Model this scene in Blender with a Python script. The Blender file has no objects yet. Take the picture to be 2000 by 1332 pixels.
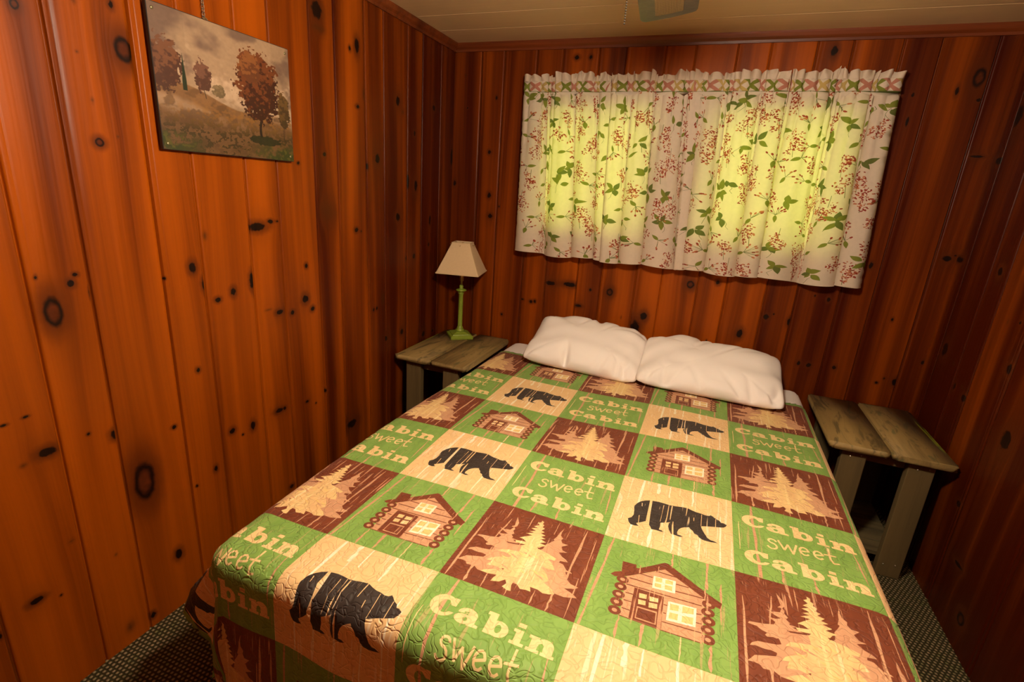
import bpy, bmesh, math, random
import numpy as np
from mathutils import Vector, Matrix
from mathutils.geometry import delaunay_2d_cdt

PI = math.pi
C = bpy.context.scene.collection
SC = bpy.context.scene

# ---------------------------------------------------------------- camera
cd = bpy.data.cameras.new('camera'); cam = bpy.data.objects.new('camera', cd); C.objects.link(cam)
cd.sensor_width = 36.0; cd.lens = 17.69; cd.clip_start = 0.05
CAM_ROWS = [[0.929021, 0.364349, 0.064578], [-0.162868, 0.245924, 0.955508], [-0.332257, 0.898204, -0.287809]]
mat4 = Matrix.Identity(4)
for i in range(3):
    mat4[i][0] = CAM_ROWS[0][i]; mat4[i][1] = CAM_ROWS[1][i]; mat4[i][2] = -CAM_ROWS[2][i]
mat4[0][3], mat4[1][3], mat4[2][3] = 1.44194, -2.71744, 1.40041
cam.matrix_world = mat4
SC.camera = cam

# ---------------------------------------------------------------- exposure, world
SC.view_settings.view_transform = 'Standard'; SC.view_settings.look = 'None'
SC.view_settings.gamma = 1.0; SC.view_settings.exposure = 0.0
SC.view_settings.use_curve_mapping = False
w = bpy.data.worlds.new('daylight'); SC.world = w; w.use_nodes = True
nt = w.node_tree; bg = nt.nodes['Background']
tc = nt.nodes.new('ShaderNodeTexCoord'); wn = nt.nodes.new('ShaderNodeTexNoise'); wn.inputs['Scale'].default_value = 5.0
wr = nt.nodes.new('ShaderNodeValToRGB')
wr.color_ramp.elements[0].color = (0.30, 0.55, 0.02, 1); wr.color_ramp.elements[0].position = 0.35
wr.color_ramp.elements[1].color = (0.95, 1.0, 0.10, 1); wr.color_ramp.elements[1].position = 0.7
nt.links.new(tc.outputs['Generated'], wn.inputs['Vector']); nt.links.new(wn.outputs['Fac'], wr.inputs['Fac'])
nt.links.new(wr.outputs['Color'], bg.inputs['Color'])
bg.inputs['Strength'].default_value = 6.2       # sunlit garden foliage outside the two windows
LAMP_COLOR = (1.0, 0.83, 0.62); LAMP_STRENGTH = 465.0

# room
W, D, ZC = 2.44, 3.3, 2.128

KNOTS_L=[(-1.973,1.706,0.009,0.012,1),(-1.776,1.766,0.006,0.009,0),(-1.761,1.672,0.024,0.031,1),(-1.868,1.642,0.003,0.003,2),(-1.85,1.446,0.011,0.011,1),(-1.804,1.464,0.003,0.003,2),(-1.851,1.542,0.003,0.005,2),(-1.857,1.748,0.004,0.005,2),(-2.034,1.133,0.003,0.004,0),(-1.967,1.109,0.008,0.009,0),(-2.013,1.048,0.021,0.04,1),(-1.954,1.13,0.006,0.005,0),(-1.929,1.08,0.003,0.013,0),(-1.93,0.682,0.011,0.014,0),(-1.991,0.71,0.004,0.004,0),(-2.151,0.805,0.006,0.003,0),(-2.109,0.809,0.006,0.003,0),(-2.082,0.704,0.02,0.012,0),(-2.133,0.691,0.007,0.005,2),(-1.875,0.502,0.031,0.066,1),(-1.81,0.195,0.012,0.018,0),(-2.171,0.322,0.014,0.009,0),(-1.98,0.058,0.012,0.018,2),(-1.914,0.042,0.008,0.011,0),(-2.121,0.297,0.003,0.003,0),(-2.249,0.284,0.003,0.008,0),(-1.721,0.397,0.004,0.004,0),(-2.075,0.434,0.006,0.003,2),(-1.982,0.321,0.004,0.005,2),(-1.646,1.112,0.012,0.016,0),(-1.734,1.09,0.003,0.004,0),(-1.612,1.055,0.01,0.018,0),(-1.573,0.999,0.01,0.008,0),(-1.513,1.016,0.01,0.014,0),(-1.437,1.041,0.009,0.028,0),(-1.397,1.222,0.034,0.014,0),(-1.339,1.238,0.012,0.007,0),(-1.308,1.238,0.006,0.004,0),(-1.193,0.936,0.015,0.016,0),(-1.156,0.889,0.01,0.01,0),(-1.263,0.894,0.01,0.009,0),(-1.179,1.065,0.007,0.009,0),(-1.323,0.909,0.017,0.009,0),(-1.376,0.927,0.013,0.003,2),(-1.594,1.203,0.007,0.012,2),(-1.192,1.442,0.006,0.005,0),(-1.054,1.483,0.008,0.007,0),(-1.668,0.788,0.007,0.008,0),(-1.768,0.632,0.007,0.006,0),(-1.57,0.531,0.011,0.01,0),(-1.484,0.514,0.01,0.017,0),(-1.53,0.498,0.004,0.004,0),(-1.359,0.524,0.019,0.009,0),(-1.333,0.523,0.007,0.008,0),(-1.647,0.423,0.007,0.011,0),(-1.719,0.395,0.003,0.003,0),(-1.214,0.505,0.009,0.006,0),(-1.164,0.479,0.004,0.004,0),(-1.103,0.514,0.007,0.006,0),(-1.325,0.167,0.011,0.009,0),(-1.063,1.969,0.025,0.03,0),(-1.06,1.915,0.027,0.01,2),(-0.84,1.909,0.013,0.027,0),(-0.885,1.891,0.007,0.009,0),(-0.842,1.687,0.011,0.007,0),(-0.801,1.742,0.007,0.021,2),(-0.551,1.757,0.017,0.021,0),(-0.509,1.715,0.009,0.01,2),(-0.221,1.779,0.014,0.014,0),(-0.405,1.635,0.01,0.013,0),(-0.712,1.493,0.017,0.023,0),(-0.786,1.457,0.008,0.013,0),(-1.051,1.484,0.008,0.008,0),(-1.188,1.445,0.003,0.004,0),(-0.014,1.553,0.012,0.048,0),(-0.46,1.401,0.01,0.035,0),(-0.39,1.387,0.015,0.027,0),(-0.551,1.235,0.017,0.021,0),(-0.243,1.21,0.01,0.027,0),(-0.252,1.08,0.012,0.013,0),(-0.471,1.025,0.01,0.011,0),(-0.402,1.029,0.012,0.015,0),(-0.868,1.187,0.012,0.01,0),(-0.837,1.18,0.004,0.005,0),(-1.176,1.064,0.006,0.007,0),(-0.682,0.848,0.012,0.03,2),(-0.756,0.806,0.008,0.008,0),(-0.73,0.809,0.008,0.008,0),(-1.049,1.265,0.042,0.039,3),(-0.515,0.642,0.013,0.017,0),(-0.66,0.638,0.014,0.013,0),(-0.295,0.575,0.018,0.017,0),(-0.19,0.569,0.011,0.009,0),(-1.105,0.514,0.009,0.007,0),(-1.046,0.533,0.006,0.01,2),(-0.938,0.285,0.035,0.019,0),(-0.508,0.257,0.022,0.027,2)]
KNOTS_B=[(0.018,1.415,0.008,0.016,0),(0.644,0.908,0.029,0.012,0),(0.756,0.914,0.038,0.013,0),(0.537,0.786,0.01,0.009,0),(0.559,0.791,0.009,0.009,0),(0.483,0.793,0.008,0.005,0),(0.36,0.684,0.007,0.008,0),(0.876,0.899,0.007,0.009,0),(0.983,0.901,0.019,0.022,1),(0.816,0.802,0.019,0.008,0),(1.139,0.725,0.024,0.041,0),(1.061,0.771,0.003,0.01,2),(1.388,0.993,0.02,0.021,1),(1.179,0.795,0.017,0.022,0),(1.515,1.021,0.01,0.012,0),(1.659,0.778,0.014,0.022,0),(1.511,0.712,0.003,0.007,0),(1.762,0.88,0.012,0.015,0),(1.793,0.899,0.004,0.005,0),(1.866,0.871,0.009,0.018,0),(2.008,1.001,0.008,0.012,0),(1.949,1.012,0.004,0.006,0),(1.948,0.674,0.008,0.011,0),(1.992,0.671,0.011,0.012,0),(2.1,0.679,0.009,0.011,0),(2.275,0.945,0.005,0.009,0),(2.284,0.639,0.006,0.006,0),(2.353,0.654,0.011,0.018,0),(2.31,0.665,0.004,0.005,0),(2.138,1.177,0.009,0.016,0),(2.405,1.236,0.019,0.011,0),(2.431,1.252,0.005,0.004,0),(2.434,0.767,0.006,0.01,0),(1.803,2.049,0.013,0.02,0),(2.329,1.941,0.022,0.038,1),(2.269,1.894,0.006,0.017,0),(2.348,1.861,0.008,0.007,0),(2.123,1.88,0.006,0.009,0),(2.129,1.777,0.006,0.021,0),(2.397,1.651,0.026,0.005,0),(0.228,1.59,0.01,0.011,0),(0.24,1.361,0.012,0.015,0),(0.252,1.246,0.013,0.013,0),(0.255,1.865,0.006,0.01,0),(0.067,1.977,0.005,0.006,2),(0.084,1.814,0.005,0.006,0),(0.021,1.415,0.008,0.01,0),(0.304,1.304,0.005,0.006,0),(0.68,2.05,0.012,0.01,0),(0.75,2.05,0.009,0.009,0)]
KNOTS_R=[(-0.028,1.238,0.033,0.012,0),(-0.153,0.875,0.023,0.03,0),(-0.261,0.844,0.01,0.008,2),(-0.372,1.23,0.016,0.017,0),(-0.416,0.749,0.016,0.016,0),(-0.325,0.767,0.01,0.016,0),(-0.379,0.784,0.01,0.006,2),(-0.629,0.934,0.016,0.019,0),(-0.527,1.075,0.005,0.01,2),(-0.597,1.087,0.007,0.006,0),(-0.091,1.629,0.035,0.014,0),(-0.129,1.786,0.03,0.037,0),(-0.748,0.729,0.028,0.034,0),(-0.625,0.412,0.015,0.012,0),(-0.751,0.241,0.03,0.008,0),(-0.866,0.109,0.026,0.024,1)]
JOINTS={'L': [-2.054,-1.926,-1.738,-1.611,-1.427,-1.295,-1.108,-0.977,-0.79,-0.66,-0.467,-0.333,-0.149],'B': [0.16,0.292,0.472,0.608,0.793,0.928,1.11,1.243,1.422,1.558,1.738,1.871,2.049,2.179,2.361],'R': [-0.105,-0.304,-0.43,-0.648,-1.003]}
BEAR=[(0.176,0.539),(0.168,0.493),(0.167,0.463),(0.187,0.408),(0.214,0.368),(0.249,0.339),(0.29,0.318),(0.312,0.315),(0.366,0.308),(0.41,0.311),(0.47,0.319),(0.513,0.313),(0.566,0.302),(0.619,0.296),(0.662,0.315),(0.7,0.326),(0.742,0.33),(0.773,0.339),(0.804,0.336),(0.822,0.318),(0.833,0.326),(0.866,0.356),(0.894,0.37),(0.906,0.394),(0.927,0.392),(0.954,0.408),(0.946,0.433),(0.926,0.458),(0.876,0.475),(0.826,0.49),(0.776,0.508),(0.744,0.521),(0.749,0.549),(0.757,0.572),(0.778,0.622),(0.798,0.664),(0.822,0.685),(0.846,0.686),(0.882,0.702),(0.827,0.712),(0.798,0.713),(0.76,0.71),(0.731,0.687),(0.72,0.662),(0.695,0.653),(0.679,0.618),(0.659,0.601),(0.648,0.58),(0.609,0.6),(0.585,0.621),(0.567,0.649),(0.557,0.693),(0.562,0.725),(0.586,0.726),(0.61,0.737),(0.578,0.749),(0.543,0.742),(0.511,0.74),(0.49,0.69),(0.479,0.643),(0.482,0.597),(0.493,0.575),(0.462,0.595),(0.413,0.621),(0.416,0.673),(0.41,0.72),(0.433,0.726),(0.452,0.739),(0.425,0.745),(0.39,0.742),(0.348,0.745),(0.34,0.718),(0.321,0.688),(0.299,0.651),(0.289,0.654),(0.259,0.684),(0.234,0.703),(0.22,0.714),(0.225,0.73),(0.245,0.746),(0.213,0.757),(0.175,0.754),(0.155,0.727),(0.141,0.679),(0.169,0.647),(0.18,0.604)]
BEAR_STREAKS=[[(0.289,0.305),(0.31,0.3),(0.317,0.547),(0.325,0.717),(0.298,0.73),(0.29,0.625),(0.29,0.433)],[(0.457,0.32),(0.462,0.32),(0.463,0.456),(0.46,0.58),(0.454,0.619),(0.446,0.623),(0.455,0.517)],[(0.484,0.322),(0.493,0.321),(0.492,0.432),(0.49,0.538),(0.484,0.541),(0.483,0.417)],[(0.614,0.294),(0.622,0.293),(0.62,0.37),(0.616,0.42),(0.612,0.417),(0.613,0.354)],[(0.742,0.339),(0.747,0.339),(0.746,0.515),(0.742,0.517)],[(0.86,0.359),(0.865,0.36),(0.864,0.48),(0.859,0.482)],[(0.512,0.555),(0.517,0.557),(0.531,0.739),(0.519,0.745),(0.508,0.638)],[(0.413,0.342),(0.419,0.341),(0.414,0.47),(0.411,0.603),(0.407,0.605),(0.412,0.472)],[(0.223,0.39),(0.23,0.391),(0.235,0.44),(0.229,0.443)],[(0.224,0.592),(0.23,0.589),(0.237,0.701),(0.233,0.703)],[(0.678,0.419),(0.685,0.42),(0.685,0.471),(0.68,0.469)]]
HOUSE=[('pink',[(0.247,0.41),(0.445,0.258),(0.506,0.204),(0.798,0.385),(0.787,0.801),(0.53,0.806),(0.262,0.804)]),('brown',[(0.133,0.436),(0.157,0.401),(0.205,0.373),(0.194,0.256),(0.299,0.251),(0.302,0.287),(0.321,0.283),(0.498,0.132),(0.521,0.135),(0.817,0.344),(0.908,0.399),(0.894,0.456),(0.869,0.449),(0.799,0.409),(0.783,0.393),(0.506,0.209),(0.44,0.26),(0.247,0.41),(0.167,0.45)]),('brown',[(0.445,0.252),(0.593,0.256),(0.594,0.267),(0.446,0.263)]),('brown',[(0.329,0.333),(0.427,0.334),(0.429,0.344),(0.33,0.343)]),('brown',[(0.594,0.331),(0.683,0.33),(0.683,0.339),(0.594,0.341)]),('brown',[(0.27,0.412),(0.432,0.41),(0.433,0.42),(0.271,0.422)]),('brown',[(0.595,0.406),(0.794,0.395),(0.794,0.404),(0.595,0.416)]),('brown',[(0.258,0.487),(0.776,0.474),(0.777,0.483),(0.26,0.497)]),('brown',[(0.265,0.572),(0.318,0.57),(0.319,0.579),(0.267,0.581)]),('brown',[(0.528,0.571),(0.554,0.57),(0.554,0.579),(0.529,0.58)]),('brown',[(0.264,0.649),(0.32,0.645),(0.321,0.653),(0.265,0.657)]),('brown',[(0.532,0.649),(0.551,0.647),(0.552,0.655),(0.533,0.657)]),('brown',[(0.741,0.563),(0.777,0.557),(0.777,0.565),(0.741,0.572)]),('brown',[(0.263,0.726),(0.318,0.726),(0.32,0.734),(0.264,0.734)]),('brown',[(0.742,0.642),(0.778,0.639),(0.778,0.648),(0.743,0.65)]),('brown',[(0.531,0.729),(0.786,0.715),(0.786,0.723),(0.532,0.737)]),('brown',[(0.53,0.803),(0.784,0.798),(0.785,0.806),(0.531,0.81)]),('brown',[(0.256,0.799),(0.53,0.803),(0.531,0.81),(0.258,0.807)]),('brown',[(0.319,0.5),(0.524,0.503),(0.532,0.802),(0.321,0.798)]),('tan',[(0.357,0.54),(0.411,0.534),(0.412,0.577),(0.362,0.586)]),('tan',[(0.43,0.54),(0.489,0.536),(0.491,0.574),(0.434,0.586)]),('tan',[(0.359,0.603),(0.41,0.598),(0.413,0.639),(0.364,0.647)]),('tan',[(0.431,0.6),(0.488,0.591),(0.491,0.636),(0.435,0.648)]),('pink',[(0.36,0.67),(0.493,0.663),(0.497,0.779),(0.36,0.781)]),('brown',[(0.367,0.681),(0.487,0.678),(0.489,0.771),(0.366,0.77)]),('white',[(0.434,0.318),(0.591,0.306),(0.595,0.436),(0.436,0.447)]),('yellow',[(0.448,0.324),(0.496,0.318),(0.496,0.367),(0.451,0.371)]),('yellow',[(0.518,0.321),(0.574,0.315),(0.572,0.355),(0.52,0.364)]),('yellow',[(0.45,0.389),(0.495,0.384),(0.497,0.422),(0.451,0.427)]),('yellow',[(0.519,0.377),(0.572,0.372),(0.573,0.422),(0.522,0.422)]),('white',[(0.557,0.53),(0.743,0.516),(0.743,0.689),(0.556,0.708)]),('yellow',[(0.571,0.547),(0.629,0.542),(0.628,0.596),(0.572,0.608)]),('yellow',[(0.653,0.534),(0.727,0.529),(0.727,0.581),(0.653,0.599)]),('yellow',[(0.572,0.63),(0.628,0.622),(0.628,0.68),(0.57,0.686)]),('yellow',[(0.655,0.624),(0.726,0.611),(0.725,0.676),(0.654,0.681)])]
LOGS=[(0.226,0.457),(0.224,0.535),(0.223,0.616),(0.223,0.693),(0.223,0.772),(0.82,0.446),(0.817,0.523),(0.822,0.601),(0.819,0.679),(0.821,0.759)]
TREE_MID=[(0.272,0.121),(0.281,0.186),(0.291,0.241),(0.268,0.269),(0.294,0.269),(0.279,0.314),(0.226,0.329),(0.191,0.32),(0.236,0.352),(0.279,0.371),(0.245,0.39),(0.197,0.389),(0.241,0.42),(0.229,0.448),(0.17,0.467),(0.076,0.485),(0.068,0.503),(0.122,0.508),(0.151,0.532),(0.181,0.542),(0.167,0.563),(0.181,0.575),(0.216,0.562),(0.252,0.568),(0.26,0.602),(0.234,0.616),(0.181,0.626),(0.12,0.635),(0.084,0.661),(0.069,0.688),(0.101,0.677),(0.128,0.681),(0.161,0.682),(0.191,0.677),(0.226,0.683),(0.217,0.712),(0.155,0.734),(0.094,0.756),(0.067,0.795),(0.047,0.817),(0.083,0.81),(0.118,0.814),(0.139,0.838),(0.197,0.829),(0.234,0.854),(0.273,0.855),(0.381,0.841),(0.539,0.862),(0.671,0.832),(0.808,0.82),(0.878,0.822),(0.964,0.791),(0.946,0.776),(0.906,0.757),(0.86,0.742),(0.897,0.725),(0.929,0.715),(0.949,0.689),(0.927,0.685),(0.89,0.679),(0.856,0.65),(0.822,0.575),(0.873,0.575),(0.862,0.564),(0.824,0.557),(0.786,0.508),(0.751,0.503),(0.755,0.483),(0.812,0.47),(0.789,0.446),(0.754,0.429),(0.718,0.392),(0.78,0.365),(0.738,0.356),(0.718,0.316),(0.76,0.272),(0.712,0.272),(0.694,0.242),(0.701,0.211),(0.675,0.183),(0.671,0.143),(0.677,0.081),(0.657,0.151),(0.651,0.21),(0.635,0.261),(0.646,0.269),(0.626,0.307),(0.6,0.348),(0.593,0.417),(0.519,0.433),(0.444,0.448),(0.393,0.443),(0.344,0.424),(0.37,0.409),(0.327,0.406),(0.333,0.389),(0.311,0.367),(0.326,0.344),(0.305,0.314),(0.311,0.288),(0.298,0.267),(0.314,0.243),(0.31,0.192)]
TREE_LIGHT=[(0.476,0.067),(0.497,0.078),(0.495,0.11),(0.512,0.122),(0.505,0.149),(0.528,0.166),(0.51,0.198),(0.543,0.208),(0.519,0.235),(0.561,0.247),(0.534,0.276),(0.575,0.288),(0.537,0.309),(0.592,0.326),(0.547,0.358),(0.615,0.366),(0.582,0.387),(0.556,0.425),(0.601,0.439),(0.651,0.448),(0.721,0.472),(0.715,0.499),(0.663,0.504),(0.716,0.546),(0.745,0.599),(0.701,0.612),(0.646,0.607),(0.705,0.666),(0.739,0.723),(0.715,0.757),(0.785,0.792),(0.811,0.828),(0.782,0.844),(0.737,0.857),(0.696,0.84),(0.638,0.84),(0.655,0.881),(0.619,0.881),(0.58,0.891),(0.545,0.859),(0.516,0.843),(0.513,0.886),(0.529,0.939),(0.502,0.943),(0.458,0.926),(0.476,0.885),(0.455,0.855),(0.421,0.894),(0.364,0.914),(0.369,0.88),(0.381,0.841),(0.312,0.856),(0.257,0.853),(0.283,0.828),(0.331,0.801),(0.395,0.773),(0.343,0.761),(0.273,0.776),(0.292,0.719),(0.25,0.73),(0.272,0.694),(0.337,0.646),(0.392,0.628),(0.417,0.577),(0.284,0.601),(0.313,0.56),(0.378,0.542),(0.437,0.529),(0.437,0.491),(0.431,0.455),(0.453,0.43),(0.375,0.44),(0.364,0.413),(0.447,0.394),(0.413,0.372),(0.379,0.37),(0.44,0.315),(0.466,0.294),(0.406,0.292),(0.468,0.257),(0.425,0.253),(0.473,0.225),(0.425,0.209),(0.474,0.181),(0.437,0.173),(0.475,0.136),(0.449,0.113),(0.476,0.093)]
TREE_HOLES=[[(0.197,0.592),(0.247,0.558),(0.256,0.585),(0.229,0.606)],[(0.129,0.699),(0.228,0.688),(0.218,0.714),(0.154,0.732)],[(0.387,0.765),(0.406,0.755),(0.403,0.774)],[(0.304,0.467),(0.44,0.437),(0.422,0.455),(0.325,0.477)],[(0.549,0.416),(0.591,0.412),(0.582,0.43),(0.558,0.43)]]


# ---------------------------------------------------------------- materials
def new_mat(name):
    m = bpy.data.materials.new(name); m.use_nodes = True
    b = m.node_tree.nodes['Principled BSDF']
    return m, m.node_tree, b
def N(nt, t, **kw):
    n = nt.nodes.new(t)
    for k, v in kw.items(): setattr(n, k, v)
    return n
def L(nt, a, b): nt.links.new(a, b)
def math_n(nt, op, a, b=None, c=None, clamp=False):
    n = N(nt, 'ShaderNodeMath', operation=op); n.use_clamp = clamp
    for i, v in enumerate((a, b, c)):
        if v is None: continue
        if isinstance(v, (int, float)): n.inputs[i].default_value = v
        else: L(nt, v, n.inputs[i])
    return n.outputs[0]
def mixc(nt, f, a, b, blend='MIX'):
    n = N(nt, 'ShaderNodeMix', data_type='RGBA', blend_type=blend)
    for i, v in ((0, f), (6, a), (7, b)):
        if isinstance(v, (int, float)): n.inputs[i].default_value = v
        elif isinstance(v, tuple): n.inputs[i].default_value = (*v[:3], 1)
        else: L(nt, v, n.inputs[i])
    return n.outputs[2]
def smooth(nt, v, lo, hi, a=0.0, b=1.0):
    n = N(nt, 'ShaderNodeMapRange', interpolation_type='SMOOTHSTEP')
    L(nt, v, n.inputs[0])
    for i, x in zip((1, 2, 3, 4), (lo, hi, a, b)): n.inputs[i].default_value = x
    return n.outputs[0]
def noise(nt, vec, scale, detail=2.0, rough=0.5, dist=0.0):
    n = N(nt, 'ShaderNodeTexNoise'); n.inputs['Scale'].default_value = scale
    n.inputs['Detail'].default_value = detail; n.inputs['Roughness'].default_value = rough; n.inputs['Distortion'].default_value = dist
    if vec is not None: L(nt, vec, n.inputs['Vector'])
    return n.outputs['Fac']
def mapping(nt, vec, scale, loc=(0, 0, 0)):
    n = N(nt, 'ShaderNodeMapping'); L(nt, vec, n.inputs['Vector'])
    n.inputs['Scale'].default_value = scale; n.inputs['Location'].default_value = loc
    return n.outputs[0]
def bump(nt, b, h, dist, strength=1.0):
    n = N(nt, 'ShaderNodeBump'); n.inputs['Distance'].default_value = dist; n.inputs['Strength'].default_value = strength
    L(nt, h, n.inputs['Height']); L(nt, n.outputs[0], b.inputs['Normal'])
def attr(nt, name):
    n = N(nt, 'ShaderNodeAttribute'); n.attribute_name = name
    return n
def plain(name, col, rough=0.6, metal=0.0, spec=0.5, var=0.12, scale=30.0, bumpd=0.0):
    m, nt, b = new_mat(name)
    tc = N(nt, 'ShaderNodeTexCoord')
    nz = noise(nt, tc.outputs['Object'], scale, 3.0)
    c = mixc(nt, nz, tuple(x * (1 - var) for x in col), tuple(min(1, x * (1 + var)) for x in col))
    L(nt, c, b.inputs['Base Color'])
    b.inputs['Roughness'].default_value = rough; b.inputs['Metallic'].default_value = metal
    b.inputs['Specular IOR Level'].default_value = spec
    if bumpd: bump(nt, b, nz, bumpd)
    return m

def pine_wall_mat():
    m, nt, b = new_mat('varnished_knotty_pine')
    gx = attr(nt, 'gx').outputs['Fac']; kd = attr(nt, 'kd').outputs['Fac']; kd0 = kd; sm = attr(nt, 'smear').outputs['Fac']
    tone = attr(nt, 'tone').outputs['Fac']; ring = attr(nt, 'ring').outputs['Fac']
    geo = N(nt, 'ShaderNodeNewGeometry'); sep = N(nt, 'ShaderNodeSeparateXYZ'); L(nt, geo.outputs['Position'], sep.inputs[0])
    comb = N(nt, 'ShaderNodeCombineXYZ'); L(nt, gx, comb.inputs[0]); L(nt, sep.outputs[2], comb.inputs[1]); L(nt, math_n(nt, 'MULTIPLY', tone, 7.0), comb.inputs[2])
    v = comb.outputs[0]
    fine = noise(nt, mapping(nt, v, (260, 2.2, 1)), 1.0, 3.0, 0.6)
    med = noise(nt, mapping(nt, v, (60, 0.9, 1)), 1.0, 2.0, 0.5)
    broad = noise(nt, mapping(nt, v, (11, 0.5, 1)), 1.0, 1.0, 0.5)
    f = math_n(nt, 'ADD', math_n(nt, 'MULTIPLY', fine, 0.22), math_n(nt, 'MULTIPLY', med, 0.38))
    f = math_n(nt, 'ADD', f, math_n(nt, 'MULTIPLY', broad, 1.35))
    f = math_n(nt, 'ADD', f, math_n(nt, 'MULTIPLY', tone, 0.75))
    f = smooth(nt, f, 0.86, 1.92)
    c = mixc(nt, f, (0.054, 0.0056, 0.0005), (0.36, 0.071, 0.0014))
    # warm amber patches beside the knots, smoky smears
    c = mixc(nt, math_n(nt, 'MULTIPLY', sm, math_n(nt, 'ADD', 0.45, math_n(nt, 'MULTIPLY', fine, 0.8))), c, (0.055, 0.016, 0.003))
    geoP = geo.outputs['Position']
    kn = noise(nt, geoP, 70.0, 2.0); kn2 = noise(nt, geoP, 22.0, 2.0)
    kd = math_n(nt, 'ADD', kd0, math_n(nt, 'MULTIPLY', math_n(nt, 'SUBTRACT', kn, 0.5), math_n(nt, 'SUBTRACT', 0.8, math_n(nt, 'MULTIPLY', ring, 0.62))))
    kd = math_n(nt, 'ADD', kd, math_n(nt, 'MULTIPLY', math_n(nt, 'SUBTRACT', kn2, 0.5), 0.4))
    halo = smooth(nt, kd, 0.9, 2.6, 0.75, 0.0)
    c = mixc(nt, halo, c, (0.085, 0.016, 0.002))
    core = smooth(nt, kd, 0.75, 1.12, 1.0, 0.0)
    swirl = noise(nt, mapping(nt, v, (120, 50, 1)), 1.0, 2.0)
    kc_dark = mixc(nt, swirl, (0.004, 0.002, 0.0015), (0.018, 0.005, 0.002))
    kc_red = mixc(nt, swirl, (0.03, 0.007, 0.002), (0.13, 0.025, 0.005))
    inner = smooth(nt, kd, 0.30, 0.75, 1.0, 0.0)
    kc = mixc(nt, math_n(nt, 'MULTIPLY', inner, ring), kc_dark, kc_red)
    c = mixc(nt, core, c, kc)
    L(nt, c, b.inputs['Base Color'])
    b.inputs['Roughness'].default_value = 0.38
    L(nt, smooth(nt, fine, 0.2, 0.8, 0.30, 0.46), b.inputs['Roughness'])
    b.inputs['Specular IOR Level'].default_value = 0.17
    bump(nt, b, math_n(nt, 'ADD', math_n(nt, 'MULTIPLY', med, 0.6), math_n(nt, 'MULTIPLY', broad, 1.5)), 0.0018, 0.7)
    return m

def simple_wood(name, dark, light, axis_scale=(60, 3, 60), rough=0.5, knots=False, weathered=False):
    m, nt, b = new_mat(name)
    tc = N(nt, 'ShaderNodeTexCoord')
    g = noise(nt, mapping(nt, tc.outputs['Object'], axis_scale), 1.0, 4.0, 0.6, 0.3)
    br = noise(nt, mapping(nt, tc.outputs['Object'], tuple(a * 0.16 for a in axis_scale)), 1.0, 2.0, 0.5, 0.8)
    f = smooth(nt, math_n(nt, 'ADD', math_n(nt, 'MULTIPLY', g, 0.4), math_n(nt, 'MULTIPLY', br, 0.7)), 0.35, 0.75)
    c = mixc(nt, f, dark, light)
    if weathered:
        p = noise(nt, mapping(nt, tc.outputs['Object'], (16, 4, 9)), 1.0, 4.0, 0.65, 1.2)
        c = mixc(nt, smooth(nt, p, 0.50, 0.62), c, tuple(x * 0.42 for x in light))
        p2 = noise(nt, mapping(nt, tc.outputs['Object'], (26, 5, 16), (3, 1, 2)), 1.0, 4.0, 0.6, 1.0)
        c = mixc(nt, smooth(nt, p2, 0.56, 0.66, 0, 0.7), c, (0.10, 0.10, 0.035))
    L(nt, c, b.inputs['Base Color']); b.inputs['Roughness'].default_value = rough
    bump(nt, b, g, 0.0012, 0.8)
    return m

def quilt_mat(name, base, var, streak, amount=1.0, thr=0.62):
    m, nt, b = new_mat(name)
    uv = N(nt, 'ShaderNodeUVMap'); uv.uv_map = 'UVMap'; u = uv.outputs[0]
    n1 = noise(nt, mapping(nt, u, (30, 1.6, 1)), 1.0, 2.0, 0.55)
    n2 = noise(nt, mapping(nt, u, (85, 4.0, 1), (7, 3, 0)), 1.0, 2.0, 0.6)
    mott = noise(nt, mapping(nt, u, (9, 2.2, 1), (1, 5, 0)), 1.0, 3.0, 0.6)
    c = mixc(nt, smooth(nt, mott, 0.35, 0.65), base, var)
    wide = smooth(nt, n1, thr, thr + 0.03, 0, amount)
    thin = smooth(nt, n2, thr + 0.03, thr + 0.07, 0, amount * 0.85)
    c = mixc(nt, math_n(nt, 'MAXIMUM', wide, thin), c, streak)
    # stitched meander of the quilting
    sn = noise(nt, mapping(nt, u, (1, 1, 1)), 13.0, 0.6, 0.4, 0.5)
    d = math_n(nt, 'ABSOLUTE', math_n(nt, 'SUBTRACT', sn, 0.5))
    d2 = math_n(nt, 'ABSOLUTE', math_n(nt, 'SUBTRACT', noise(nt, mapping(nt, u, (1, 1, 1), (11, 4, 2)), 11.0, 0.3, 0.4, 0.3), 0.5))
    h = math_n(nt, 'MULTIPLY', smooth(nt, d, 0.0, 0.055), smooth(nt, d2, 0.0, 0.045, 0.35, 1.0))
    L(nt, c, b.inputs['Base Color']); b.inputs['Roughness'].default_value = 0.62
    b.inputs['Specular IOR Level'].default_value = 0.35
    b.inputs['Sheen Weight'].default_value = 0.05
    bump(nt, b, h, 0.004, 0.55)
    return m

def cloth_print_mat(name, col, trans=0.5):
    m, nt, b = new_mat(name); out = nt.nodes['Material Output']; nt.nodes.remove(b)
    tc = N(nt, 'ShaderNodeTexCoord')
    nz = noise(nt, tc.outputs['Object'], 60.0, 3.0)
    c = mixc(nt, nz, tuple(x * 0.92 for x in col), tuple(min(1, x * 1.06) for x in col))
    d = N(nt, 'ShaderNodeBsdfDiffuse'); t = N(nt, 'ShaderNodeBsdfTranslucent'); mx = N(nt, 'ShaderNodeMixShader')
    L(nt, c, d.inputs['Color']); L(nt, c, t.inputs['Color']); mx.inputs[0].default_value = trans
    L(nt, d.outputs[0], mx.inputs[1]); L(nt, t.outputs[0], mx.inputs[2]); L(nt, mx.outputs[0], out.inputs['Surface'])
    return m

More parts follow.
